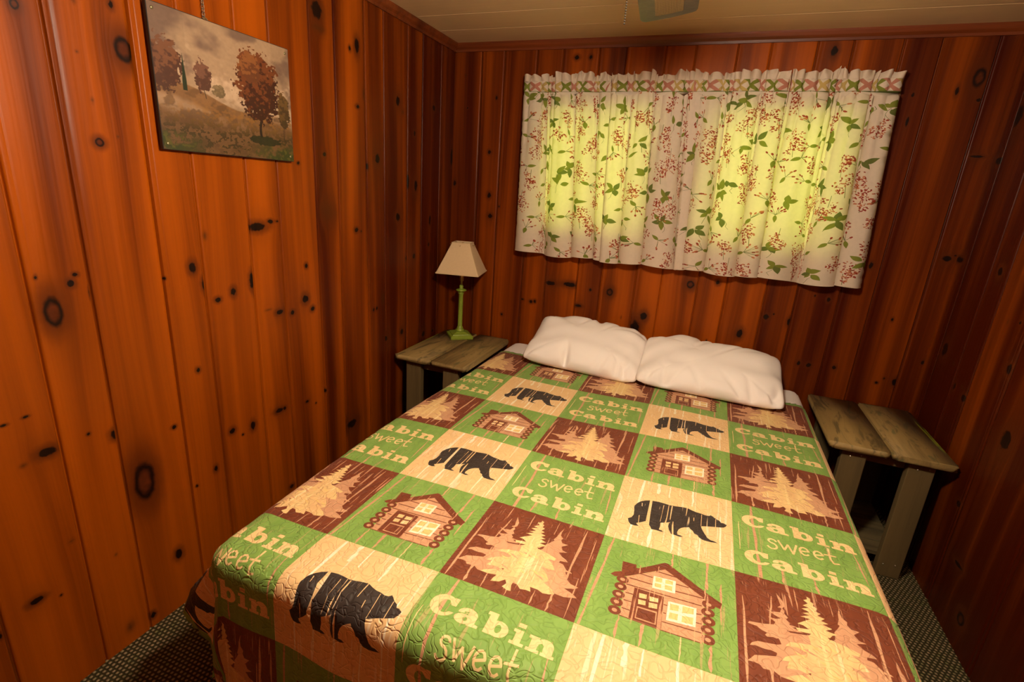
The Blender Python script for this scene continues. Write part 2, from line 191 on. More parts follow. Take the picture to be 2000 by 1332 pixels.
M_PINE = pine_wall_mat()
M_TRIM = simple_wood('stained_pine_trim', (0.13, 0.022, 0.003), (0.34, 0.075, 0.010), (3, 3, 60), 0.4)
M_TRIMH = simple_wood('stained_pine_moulding', (0.07, 0.012, 0.002), (0.20, 0.040, 0.006), (3, 60, 60), 0.4)
M_SHEET = plain('white_cotton', (0.88, 0.82, 0.78), 0.85, var=0.03, scale=12)
M_PILLOW = plain('white_pillowcase_cotton', (0.89, 0.84, 0.80), 0.85, var=0.03, scale=9)

# ---------------------------------------------------------------- object helpers
def tag(o, label=None, cat=None, group=None, kind=None):
    if label: o['label'] = label
    if cat: o['category'] = cat
    if group: o['group'] = group
    if kind: o['kind'] = kind
    return o
def empty(name, loc, rz=0.0):
    o = bpy.data.objects.new(name, None); C.objects.link(o); o.location = loc; o.rotation_euler = (0, 0, rz); o.empty_display_size = 0.1
    return o
def obj(name, bm, mats, parent=None, smooth_=False):
    me = bpy.data.meshes.new(name); bm.normal_update(); bm.to_mesh(me); bm.free()
    for m in (mats if isinstance(mats, (list, tuple)) else [mats]): me.materials.append(m)
    if smooth_: me.polygons.foreach_set('use_smooth', [True] * len(me.polygons))
    o = bpy.data.objects.new(name, me); C.objects.link(o)
    if parent: o.parent = parent
    return o
def box(bm, x0, x1, y0, y1, z0, z1, bev=0.0, seg=2):
    b2 = bmesh.new(); bmesh.ops.create_cube(b2, size=1.0)
    for v in b2.verts:
        v.co = Vector(((x0 + x1) / 2 + v.co.x * (x1 - x0), (y0 + y1) / 2 + v.co.y * (y1 - y0), (z0 + z1) / 2 + v.co.z * (z1 - z0)))
    if bev: bmesh.ops.bevel(b2, geom=b2.edges[:], offset=bev, segments=seg, affect='EDGES', profile=0.5)
    me = bpy.data.meshes.new('t'); b2.to_mesh(me); b2.free(); bm.from_mesh(me); bpy.data.meshes.remove(me)
def lathe(bm, prof, segs=28, cx=0.0, cy=0.0, caps=True):
    rings = []
    for r, z in prof:
        rings.append([bm.verts.new((cx + r * math.cos(2 * PI * i / segs), cy + r * math.sin(2 * PI * i / segs), z)) for i in range(segs)])
    for a, b in zip(rings, rings[1:]):
        for i in range(segs): bm.faces.new((a[i], a[(i + 1) % segs], b[(i + 1) % segs], b[i]))
    if caps: bm.faces.new(rings[0][::-1]); bm.faces.new(rings[-1])
def rounded_rect(x0, x1, y0, y1, r, n=5, jit=None):
    pts = []
    for k, (cx, cy, a0) in enumerate(((x1 - r, y1 - r, 0), (x0 + r, y1 - r, PI / 2), (x0 + r, y0 + r, PI), (x1 - r, y0 + r, 3 * PI / 2))):
        for i in range(n + 1):
            a = a0 + PI / 2 * i / n; pts.append((cx + r * math.cos(a), cy + r * math.sin(a)))
    return pts
def prism(bm, pts, z0, z1, bev=0.0):
    b2 = bmesh.new()
    bot = [b2.verts.new((x, y, z0)) for x, y in pts]; top = [b2.verts.new((x, y, z1)) for x, y in pts]
    n = len(pts)
    b2.faces.new(bot[::-1]); b2.faces.new(top)
    for i in range(n): b2.faces.new((bot[i], bot[(i + 1) % n], top[(i + 1) % n], top[i]))
    if bev:
        es = [e for e in b2.edges if abs(e.verts[0].co.z - e.verts[1].co.z) < 1e-6]
        bmesh.ops.bevel(b2, geom=es, offset=bev, segments=2, affect='EDGES')
    me = bpy.data.meshes.new('t'); b2.to_mesh(me); b2.free(); bm.from_mesh(me); bpy.data.meshes.remove(me)
def grid_obj(name, P, mats, parent=None, smooth_=True, keep=None, attrs=None, uv=None, flip=False):
    """P: (nr, nc, 3) vertex grid"""
    nr, nc = P.shape[:2]
    me = bpy.data.meshes.new(name)
    idx = np.arange(nr * nc).reshape(nr, nc)
    q = np.stack([idx[:-1, :-1], idx[:-1, 1:], idx[1:, 1:], idx[1:, :-1]], -1).reshape(-1, 4)
    if flip: q = q[:, ::-1]
    if keep is not None: q = q[keep.reshape(-1)]
    me.vertices.add(nr * nc); me.vertices.foreach_set('co', P.reshape(-1).astype(np.float32))
    me.loops.add(q.size); me.loops.foreach_set('vertex_index', q.reshape(-1).astype(np.int32))
    me.polygons.add(len(q)); me.polygons.foreach_set('loop_start', np.arange(0, q.size, 4, dtype=np.int32))
    me.polygons.foreach_set('loop_total', np.full(len(q), 4, dtype=np.int32))
    me.update(calc_edges=True); me.validate()
    if smooth_: me.polygons.foreach_set('use_smooth', np.ones(len(me.polygons), dtype=bool))
    for k, a in (attrs or {}).items():
        if a.ndim == 3:
            at = me.color_attributes.new(k, 'FLOAT_COLOR', 'POINT'); at.data.foreach_set('color', a.reshape(-1).astype(np.float32))
        else:
            at = me.attributes.new(k, 'FLOAT', 'POINT'); at.data.foreach_set('value', a.reshape(-1).astype(np.float32))
    for m in (mats if isinstance(mats, (list, tuple)) else [mats]): me.materials.append(m)
    o = bpy.data.objects.new(name, me); C.objects.link(o)
    if parent: o.parent = parent
    return o

# ---------------------------------------------------------------- the pine walls
def pine_wall(name, s0, s1, joints, knots, place, seed, flip, holes=(), board_shade_tones=None):
    rng = np.random.RandomState(seed)
    js = sorted(joints)
    # continue the alternating narrow and wide boards past the ones measured
    while js[0] - 0.157 > s0 + 0.03: js.insert(0, js[0] - (0.186 if len(js) % 2 else 0.131))
    while js[-1] + 0.157 < s1 - 0.03: js.append(js[-1] + (0.186 if len(js) % 2 else 0.131))
    S = list(np.arange(s0, s1, 0.012)) + [s0, s1]
    for j in js: S += [j - .012, j - .0045, j - .003, j, j + .003, j + .0045, j + .009, j + .014, j + .018]
    Z = list(np.arange(0, ZC, 0.014)) + [0, ZC]
    for s, z, rx, rz, k in knots:
        S += [s - rx, s, s + rx]; Z += [z - rz, z, z + rz]
    for a, b_, c_, d_ in holes: S += [a, b_]; Z += [c_, d_]
    S = np.unique(np.round([v for v in S if s0 <= v <= s1], 4)); Z = np.unique(np.round([v for v in Z if 0 <= v <= ZC], 4))
    GS, GZ = np.meshgrid(S, Z)
    board = np.searchsorted(np.array(js), S, side='right')
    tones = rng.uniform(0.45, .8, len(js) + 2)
    if board_shade_tones is not None:
        for a_, t_ in board_shade_tones: tones[np.searchsorted(np.array(js), a_)] = t_  # hand-set wood tones, with the falloff of the light put into them
    offs = rng.uniform(0, 9, len(js) + 2)
    js_a = np.array([s0 - 1] + js + [s1 + 1])
    dep = np.zeros(len(S))
    for j in js:
        d = S - j
        dep = np.where(np.abs(d) <= 0.0046, -0.011 * (1 - np.abs(d) / 0.0046), dep)
        dep = np.where((d > 0.0046) & (d < 0.0185), -0.0012 * np.abs((d - 0.0095) / 0.009) ** 3, dep)
    gx = GS + offs[board][None, :]
    gx = gx + 0.010 * np.sin(GZ * (1.2 + tones[board][None, :] * 2) + offs[board][None, :] * 5)
    kd = np.full(GS.shape, 6.0); ring = np.zeros(GS.shape); smear = np.zeros(GS.shape)
    for s, z, rx, rz, k in knots:
        bi = np.searchsorted(np.array(js), s, side='right')
        lo, hi = js_a[bi] - 1e-4, js_a[bi + 1] + 1e-4
        inb = (GS >= lo) & (GS <= hi)
        dx = (GS - s) / rx; dz = (GZ - z) / rz
        r2w = dx ** 2 + ((GZ - z) / (rz * 1.7)) ** 2
        gx = gx - np.where(inb, 0.75 * (GS - s) / np.maximum(r2w, 1.0), 0)
        r = np.sqrt(dx ** 2 + dz ** 2)
        if k < 2:
            m_ = inb & (r < kd); kd = np.where(m_, r, kd); ring = np.where(m_, float(k), ring)
            if rx > 0.012: smear += inb * 0.35 * np.exp(-((GS - s) / (rx * 2.4)) ** 2 - ((GZ - z) / (rz * 2.6 + .02)) ** 2)
        else:
            smear += inb * (0.9 if k == 2 else 0.6) * np.exp(-(r ** 2) * 0.8)
    P = place(GS, GZ, np.broadcast_to(dep[None, :], GS.shape))
    keep = np.ones((len(Z) - 1, len(S) - 1), bool)
    sm_ = (S[:-1] + S[1:]) / 2; zm = (Z[:-1] + Z[1:]) / 2
    for a, b_, c_, d_ in holes:
        keep &= ~(((sm_ > a) & (sm_ < b_))[None, :] & ((zm > c_) & (zm < d_))[:, None])
    o = grid_obj(name, P, M_PINE, keep=keep, flip=flip, smooth_=False,
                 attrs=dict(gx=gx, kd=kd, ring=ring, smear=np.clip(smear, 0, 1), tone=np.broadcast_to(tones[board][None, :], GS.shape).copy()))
    return tag(o, kind='structure')

WIN = [(0.53, 1.13), (1.355, 1.955)]; WZ = (1.205, 1.83)
pine_wall('wall_left', -D, 0.0, JOINTS['L'], KNOTS_L, lambda s, z, d: np.stack([d, s, z], -1), 3, False, board_shade_tones=[(-2.1, 0.85), (-2.0, 0.8), (-1.83, 0.7), (-1.67, 0.85), (-1.5, 0.72), (-1.36, 0.88), (-1.2, 0.42), (-1.04, 0.32), (-0.88, 0.48), (-0.72, 0.38), (-0.56, 0.28), (-0.4, 0.32), (-0.24, 0.12), (-0.08, 0.15)])  # board tones plus light falloff: bright near boards, dim towards the corner
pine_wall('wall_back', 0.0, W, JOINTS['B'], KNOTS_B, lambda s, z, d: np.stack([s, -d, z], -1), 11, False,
          holes=[(a, b, *WZ) for a, b in WIN], board_shade_tones=[(0.08, 0.25), (0.2, 0.28), (0.38, 0.3), (0.54, 0.4), (0.7, 0.55), (0.86, 0.5), (1.0, 0.75), (1.18, 0.88), (1.33, 0.8), (1.5, 0.72), (1.65, 0.62), (1.8, 0.38), (1.95, 0.42), (2.1, 0.18), (2.27, 0.25), (2.4, 0.1)])  # boards lighter mid-wall, dimmed towards both corners: falloff mixed into their own tones
pine_wall('wall_right', -D, 0.0, JOINTS['R'], KNOTS_R, lambda s, z, d: np.stack([W - d, s, z], -1), 24, True, board_shade_tones=[(-0.05, 0.1), (-0.2, 0.02), (-0.36, -0.1), (-0.55, 0.05), (-0.8, -0.15), (-1.1, -0.05), (-1.3, -0.1)])  # darker, redder boards, with this side's shade put into their tone
rk = random.Random(5)
pine_wall('wall_front', 0.0, W, [0.2, 0.33, 0.52], [(rk.uniform(.1, 2.3), rk.uniform(.1, 2.0), rk.uniform(.006, .02), rk.uniform(.01, .03), 0) for _ in range(30)],
          lambda s, z, d: np.stack([s, -D + d, z], -1), 40, True)

# ---------------------------------------------------------------- floor and ceiling
def carpet_mat():
    m, nt, b = new_mat('woven_loop_carpet')
    tc = N(nt, 'ShaderNodeTexCoord'); sep = N(nt, 'ShaderNodeSeparateXYZ'); L(nt, tc.outputs['Object'], sep.inputs[0])
    wob = noise(nt, tc.outputs['Object'], 25.0, 2.0)
    x = math_n(nt, 'ADD', sep.outputs[0], math_n(nt, 'MULTIPLY', wob, 0.006)); y = math_n(nt, 'ADD', sep.outputs[1], math_n(nt, 'MULTIPLY', wob, -0.005))
    row = math_n(nt, 'FLOOR', math_n(nt, 'MULTIPLY', y, 1 / 0.0125))
    off = math_n(nt, 'MULTIPLY', math_n(nt, 'MODULO', row, 2.0), 0.5)
    fx = math_n(nt, 'FRACT', math_n(nt, 'ADD', math_n(nt, 'MULTIPLY', x, 1 / 0.0145), off)); fy = math_n(nt, 'FRACT', math_n(nt, 'MULTIPLY', y, 1 / 0.0125))
    hx = math_n(nt, 'SINE', math_n(nt, 'MULTIPLY', fx, PI)); hy = math_n(nt, 'SINE', math_n(nt, 'MULTIPLY', fy, PI))
    h = math_n(nt, 'MULTIPLY', math_n(nt, 'POWER', hx, 1.4), hy)
    v = noise(nt, tc.outputs['Object'], 90.0, 2.0); g = noise(nt, tc.outputs['Object'], 14.0, 2.0)
    light = mixc(nt, smooth(nt, g, 0.45, 0.65), (0.27, 0.20, 0.105), (0.17, 0.17, 0.06))
    light = mixc(nt, smooth(nt, v, 0.35, 0.7), light, (0.36, 0.26, 0.15))
    c = mixc(nt, smooth(nt, h, 0.30, 0.80), (0.045, 0.036, 0.014), light)
    L(nt, c, b.inputs['Base Color']); b.inputs['Roughness'].default_value = 0.95; b.inputs['Specular IOR Level'].default_value = 0.1
    bump(nt, b, h, 0.006, 0.9)
    return m
bm = bmesh.new(); box(bm, -0.02, W + 0.02, -D, 0.02, -0.05, 0.0)
tag(obj('floor', bm, carpet_mat()), kind='structure')

def ceiling_mat():
    m, nt, b = new_mat('painted_ceiling_boards')
    tc = N(nt, 'ShaderNodeTexCoord')
    g = noise(nt, mapping(nt, tc.outputs['Object'], (2, 60, 2)), 1.0, 3.0); br = noise(nt, tc.outputs['Object'], 2.5, 3.0)
    c = mixc(nt, math_n(nt, 'ADD', math_n(nt, 'MULTIPLY', g, 0.4), math_n(nt, 'MULTIPLY', br, 0.5)), (0.50, 0.34, 0.185), (0.68, 0.48, 0.27))
    L(nt, c, b.inputs['Base Color']); b.inputs['Roughness'].default_value = 0.55
    bump(nt, b, g, 0.0008, 0.6)
    return m
ys = [0.0]; cj = [-0.232 - 0.2125 * k for k in range(15)]
Y = []
for j in cj: Y += [j - .006, j - .003, j, j + .003, j + .006]
Y = np.array(sorted(v for v in Y + [0.0, -D] if -D <= v <= 0))
dz = np.zeros(len(Y))
for j in cj: dz = np.where(np.abs(Y - j) < 0.001, 0.007, dz)
X = np.linspace(0, W, 20); GX, GY = np.meshgrid(X, Y)
P = np.stack([GX, GY, ZC + np.broadcast_to(dz[:, None], GX.shape)], -1)
tag(grid_obj('ceiling', P, ceiling_mat(), smooth_=False, flip=True), kind='structure')

# moulding strips where the walls meet the ceiling
def moulding(name, pts_fn, n):
    bm = bmesh.new(); prof = [(0, -0.040), (0.008, -0.040), (0.011, -0.030), (0.020, -0.020), (0.026, -0.008), (0.026, 0.0), (0, 0)]
    ends = []
    for e in n: ends.append([bm.verts.new(pts_fn(e, a, b_)) for a, b_ in prof])
    k = len(prof)
    for i in range(k): bm.faces.new((ends[0][i], ends[0][(i + 1) % k], ends[1][(i + 1) % k], ends[1][i]))
    bm.faces.new(ends[0][::-1]); bm.faces.new(ends[1])
    bmesh.ops.recalc_face_normals(bm, faces=bm.faces)
    return tag(obj(name, bm, M_TRIMH), kind='structure')
moulding('trim_1', lambda e, a, h: (e, -a, ZC + h), (0.0, W))
moulding('trim_2', lambda e, a, h: (a, e, ZC + h), (-D, 0.0))
moulding('trim_3', lambda e, a, h: (W - a, e, ZC + h), (-D, 0.0))
moulding('trim_4', lambda e, a, h: (e, -D + a, ZC + h), (0.0, W))

# ---------------------------------------------------------------- windows
def glass_mat():
    m, nt, b = new_mat('window_glass'); out = nt.nodes['Material Output']; nt.nodes.remove(b)
    t = N(nt, 'ShaderNodeBsdfTransparent'); g = N(nt, 'ShaderNodeBsdfGlossy'); g.inputs['Roughness'].default_value = 0.02
    fr = N(nt, 'ShaderNodeFresnel'); mx = N(nt, 'ShaderNodeMixShader')
    L(nt, fr.outputs[0], mx.inputs[0]); L(nt, t.outputs[0], mx.inputs[1]); L(nt, g.outputs[0], mx.inputs[2]); L(nt, mx.outputs[0], out.inputs['Surface'])
    return m
M_GLASS = glass_mat()
M_SASH = plain('painted_sash', (0.42, 0.30, 0.18), 0.5)
for k, (a, b_) in enumerate(WIN):
    wroot = empty('window_%d' % (k + 1), ((a + b_) / 2, 0.05, WZ[0])); tag(wroot, kind='structure')
    bm = bmesh.new(); cx = (a + b_) / 2; h = WZ[1] - WZ[0]; hw = (b_ - a) / 2
    for x0, x1, z0, z1 in ((-hw, -hw + .03, 0, h), (hw - .03, hw, 0, h), (-hw + .03, hw - .03, 0, .03), (-hw + .03, hw - .03, h - .03, h)):
        box(bm, x0, x1, -.048, .05, z0, z1, .002, 1)
    obj('window_frame', bm, M_SASH, wroot)
    bm = bmesh.new(); box(bm, -.012, .012, -.01, .02, .03, h - .03, .002, 1); obj('mullion', bm, M_SASH, wroot)
    bm = bmesh.new(); box(bm, -hw + .03, -.012, .003, .007, .03, h - .03); box(bm, .012, hw - .03, .003, .007, .03, h - .03)
    obj('pane', bm, M_GLASS, wroot)
# casing boards round the pair of windows
bm = bmesh.new()
for x0, x1, z0, z1 in ((0.455, 0.53, 1.085, 1.90), (1.955, 2.035, 1.085, 1.90), (1.13, 1.355, WZ[0], WZ[1]), (0.53, 1.955, WZ[1], 1.90), (0.53, 1.955, 1.085, WZ[0])):
    box(bm, x0, x1, -0.016, 0.0, z0, z1, 0.002, 1)
tag(obj('trim_5', bm, M_TRIM), kind='structure')

# ---------------------------------------------------------------- flat print helper
def pip(poly, pts):
    x, y = pts[:, 0], pts[:, 1]; inside = np.zeros(len(pts), bool); n = len(poly)
    for i in range(n):
        x0, y0 = poly[i]; x1, y1 = poly[(i + 1) % n]
        if y0 == y1: continue
        c = ((y0 > y) != (y1 > y)) & (x < (x1 - x0) * (y - y0) / (y1 - y0) + x0)
        inside ^= c
    return inside
def printed_sheet(outline_pts, extra_pts, polys, rect):
    """triangulate a rectangle so that every printed outline is an edge; returns verts, tris, colour id (0 = ground)"""
    V = list(outline_pts); n0 = len(V); E = [(i, (i + 1) % n0) for i in range(n0)]
    for pl, cid in polys:
        k = len(V); V += list(pl); E += [(k + i, k + (i + 1) % len(pl)) for i in range(len(pl))]
    V += list(extra_pts)
    vo, eo, fo = delaunay_2d_cdt([Vector(p) for p in V], E, [], 0, 1e-5)[:3]
    v = np.array([(p.x, p.y) for p in vo]); f = np.array([t for t in fo if len(t) == 3])
    cen = v[f].mean(1)
    ok = (cen[:, 0] > rect[0]) & (cen[:, 0] < rect[1]) & (cen[:, 1] > rect[2]) & (cen[:, 1] < rect[3])
    f = f[ok]; cen = cen[ok]
    a = v[f]; area = (a[:, 1, 0] - a[:, 0, 0]) * (a[:, 2, 1] - a[:, 0, 1]) - (a[:, 2, 0] - a[:, 0, 0]) * (a[:, 1, 1] - a[:, 0, 1])
    f = np.where((area < 0)[:, None], f[:, ::-1], f); g = np.abs(area) > 1e-10; f = f[g]; cen = cen[g]
    col = np.zeros(len(f), int)
    for pl, cid in polys:
        p = np.array(pl); bb = (cen[:, 0] >= p[:, 0].min()) & (cen[:, 0] <= p[:, 0].max()) & (cen[:, 1] >= p[:, 1].min()) & (cen[:, 1] <= p[:, 1].max())
        if bb.any():
            ix = np.where(bb)[0]; ins = pip(pl, cen[ix]); col[ix[ins]] = cid
    return v, f, col
def ellipse(cx, cy, rx, ry, n=16, a=0.0):
    ca, sa = math.cos(a), math.sin(a)
    return [(cx + rx * math.cos(2 * PI * i / n) * ca - ry * math.sin(2 * PI * i / n) * sa, cy + rx * math.cos(2 * PI * i / n) * sa + ry * math.sin(2 * PI * i / n) * ca) for i in range(n)]

# ---------------------------------------------------------------- quilt patches, in patch coordinates (u right, v towards the foot)
QC = dict(green=1, tan=2, brown=3, dark=4, pink=5, cream=6, white=7, yellow=8, tree=9)
def glyphs(word_y, cap, layout):
    out = []
    def A(cx, cy, rx, ry, a0, a1, n=14): return [(cx + rx * math.cos(math.radians(a0 + (a1 - a0) * i / n)), cy + ry * math.sin(math.radians(a0 + (a1 - a0) * i / n))) for i in range(n + 1)]
    def put(ch, x0, w):
        def T(pts): return [(x0 + x * w, word_y - y * cap) for x, y in pts]
        def cr(pts): out.append((T(pts), 'cream'))
        def gr(pts): out.append((T(pts), 'green'))
        if ch == 'C':
            cr(A(.52, .5, .52, .53, 38, 338, 22) + A(.60, .48, .26, .33, 325, 48, 14)); cr([(.80, 1.0), (.98, 1.0), (.96, .60), (.78, .60), (.62, .84)])
        if ch == 'a':
            cr(A(.44, .47, .40, .30, 0, 180, 12) + [(.04, .55), (.06, .44), (.36, .50)]); cr(ellipse(.34, .21, .36, .235)); cr([(.46, .5), (.84, .5), (.84, .16), (1.0, .12), (1.0, 0), (.58, -.02), (.46, .14)])
            gr(ellipse(.42, .23, .10, .10)); gr([(.28, .56), (.46, .60), (.46, .52), (.28, .49)])
        if ch == 'b':
            cr([(.02, 1.02), (.42, 1.02), (.42, 0), (.12, 0), (.12, .86), (.02, .86)]); cr(ellipse(.60, .36, .40, .38)); gr(ellipse(.60, .36, .12, .20))
        if ch == 'i':
            cr([(.05, .70), (.72, .70), (.72, .14), (.98, .14), (.98, 0), (.02, 0), (.02, .14), (.24, .14), (.24, .56), (.05, .56)]); cr([(.22, 1.02), (.74, 1.02), (.74, .82), (.22, .82)])
        if ch == 'n':
            cr([(.02, .70), (.38, .70), (.38, .14), (.48, .14), (.48, 0), (.02, 0), (.02, .14), (.12, .14), (.12, .56), (.02, .56)])
            cr(A(.62, .45, .30, .28, 0, 180, 10) + [(.32, .30), (.56, .40)] + [(.60, .14), (.54, .14), (.54, 0), (1.0, 0), (1.0, .14), (.92, .14)])
            gr([(.40, .14), (.40, .42), (.50, .50), (.58, .42), (.58, .14)])
    for ch, x0, x1 in layout: put(ch, x0, x1 - x0)
    return out
def strokes(paths, th):
    out = []
    for p in paths:
        for (x0, y0), (x1, y1) in zip(p, p[1:]):
            d = math.hypot(x1 - x0, y1 - y0) or 1; nx, ny = -(y1 - y0) / d * th / 2, (x1 - x0) / d * th / 2
            ex, ey = (x1 - x0) / d * th * .25, (y1 - y0) / d * th * .25
            out.append(([(x0 + nx - ex, y0 + ny - ey), (x1 + nx + ex, y1 + ny + ey), (x1 - nx + ex, y1 - ny + ey), (x0 - nx - ex, y0 - ny - ey)], 'cream'))
    return out
def arc(cx, cy, rx, ry, a0, a1, n=9): return [(cx + rx * math.cos(math.radians(a0 + (a1 - a0) * i / n)), cy - ry * math.sin(math.radians(a0 + (a1 - a0) * i / n))) for i in range(n + 1)]
SW = [arc(.307, .466, .029, .028, 10, 270, 9) + arc(.301, .534, .036, .040, 90, -160, 9),
      [(.355, .432), (.392, .545), (.425, .462), (.455, .572), (.492, .435)],
      [(.515, .500), (.578, .478)] + arc(.545, .490, .034, .052, 20, 320, 9),
      [(.618, .495), (.682, .475)] + arc(.648, .487, .034, .052, 20, 320, 9),
      [(.738, .350), (.732, .50), (.748, .548), (.786, .535)], [(.695, .452), (.780, .440)]]
def streak(x, y0, y1, w_, cname, lean=0.0, seed=0):
    r = random.Random(seed); n = 6; a = []; b_ = []
    for i in range(n + 1):
        t = i / n; y = y0 + (y1 - y0) * t; ww = w_ * (0.6 + 0.8 * r.random()) * (0.3 if i in (0, n) and y0 > 0.01 else 1)
        xx = x + lean * t + r.uniform(-.3, .3) * w_; a.append((xx - ww / 2, y)); b_.append((xx + ww / 2, y))
    return (a + b_[::-1], cname)
LAY = [('C', .08, .262), ('a', .278, .45), ('b', .468, .642), ('i', .664, .760), ('n', .770, .955)]
TEXT = [streak(.16, .004, .996, .022, 'pink', .03, 1), streak(.55, .72, .996, .016, 'pink', .02, 3), streak(.92, .2, .72, .010, 'pink', .03, 4), streak(.34, .8, .996, .012, 'pink', .0, 5), streak(.05, .3, .7, .008, 'cream', .0, 6)]
TEXT += glyphs(.325, .165, LAY) + strokes(SW, .0165) + glyphs(.835, .165, LAY)
BEAR_P = [streak(.20, .004, .996, .020, 'white', -.02, 11), streak(.345, .004, .18, .03, 'white', 0, 12), streak(.36, .62, .996, .026, 'white', -.01, 13), streak(.53, .6, .996, .02, 'white', 0, 14), streak(.66, .004, .25, .014, 'white', 0, 15), streak(.74, .55, .996, .014, 'white', 0, 16), streak(.9, .3, .996, .012, 'white', 0, 17), streak(.45, .004, .2, .012, 'white', 0, 18)]
BEAR_P += [(BEAR, 'dark')] + [(s, 'tan') for s in BEAR_STREAKS]
HOUSE_P = [streak(.08, .004, .996, .018, 'pink', -.05, 21), streak(.26, .8, .996, .014, 'pink', 0, 22), streak(.42, .8, .996, .020, 'pink', 0, 23), streak(.8, .004, .3, .02, 'pink', 0, 24), streak(.9, .2, .6, .012, 'pink', 0, 25), streak(.55, .004, .15, .012, 'pink', 0, 26), streak(.84, .8, .996, .018, 'pink', 0, 27), streak(.66, .8, .996, .010, 'tan', 0, 28)]
HOUSE_P += [(p, c) for c, p in HOUSE]
for x, y in LOGS: HOUSE_P += [(ellipse(x, y, .044, .040), 'brown')]
for x, y in LOGS: HOUSE_P += [(ellipse(x, y, .019, .016, 10), 'pink')]
HOUSE_P += [streak(.795, .30, .42, .010, 'pink', 0, 29), streak(.33, .24, .34, .008, 'pink', 0, 30), streak(.46, .19, .27, .006, 'pink', 0, 31)]
TREE_P = [streak(.045, .25, .996, .014, 'pink', 0, 41), streak(.24, .17, .5, .010, 'pink', -.04, 42), streak(.86, .02, .75, .020, 'pink', -.02, 43), streak(.19, .8, .996, .018, 'pink', 0, 44), streak(.32, .8, .996, .012, 'pink', 0, 45), streak(.80, .78, .996, .016, 'pink', 0, 46), streak(.955, .1, .55, .008, 'pink', 0, 47), streak(.40, .02, .25, .006, 'pink', 0, 48), streak(.62, .02, .2, .006, 'pink', 0, 49), streak(.50, .84, .996, .007, 'pink', 0, 50), streak(.68, .85, .996, .008, 'pink', 0, 51), streak(.93, .6, .996, .006, 'pink', 0, 52)]
TREE_P += [(TREE_MID, 'pink'), (TREE_LIGHT, 'tree')] + [(h, 'brown') for h in TREE_HOLES]
_r2 = random.Random(9)
for k in range(16):        # needle tufts over the lower boughs
    t = _r2.random(); x = .50 + _r2.uniform(-.22, .26); y = .50 + .30 * t
    TREE_P.append(([(x, y), (x + .05, y + .010), (x + .085, y + .035), (x + .045, y + .026)], 'pink' if k % 2 else 'yellow'))
TREE_P.append(([(.50, .42), (.515, .42), (.525, .80), (.50, .80)], 'cream'))

NG = 14
def patch(polys, ground):
    n = NG
    side = [i / n for i in range(n)]
    outl = [(t, 0.0) for t in side] + [(1.0, t) for t in side] + [(1 - t, 1.0) for t in side] + [(0.0, 1 - t) for t in side]
    inner = [((i + .0) / n, (j + .0) / n) for i in range(1, n) for j in range(1, n)]
    cl = lambda p: [(min(max(x, .003), .997), min(max(y, .003), .997)) for x, y in p]
    v, f, c = printed_sheet(outl, inner, [(cl(p), QC[cn]) for p, cn in polys], (0, 1, 0, 1))
    c = np.where(c == 0, QC[ground], c)
    return v, f, c
PATCH = {'text': patch(TEXT, 'green'), 'bear': patch(BEAR_P, 'tan'), 'house': patch(HOUSE_P, 'green'), 'tree': patch(TREE_P, 'brown')}

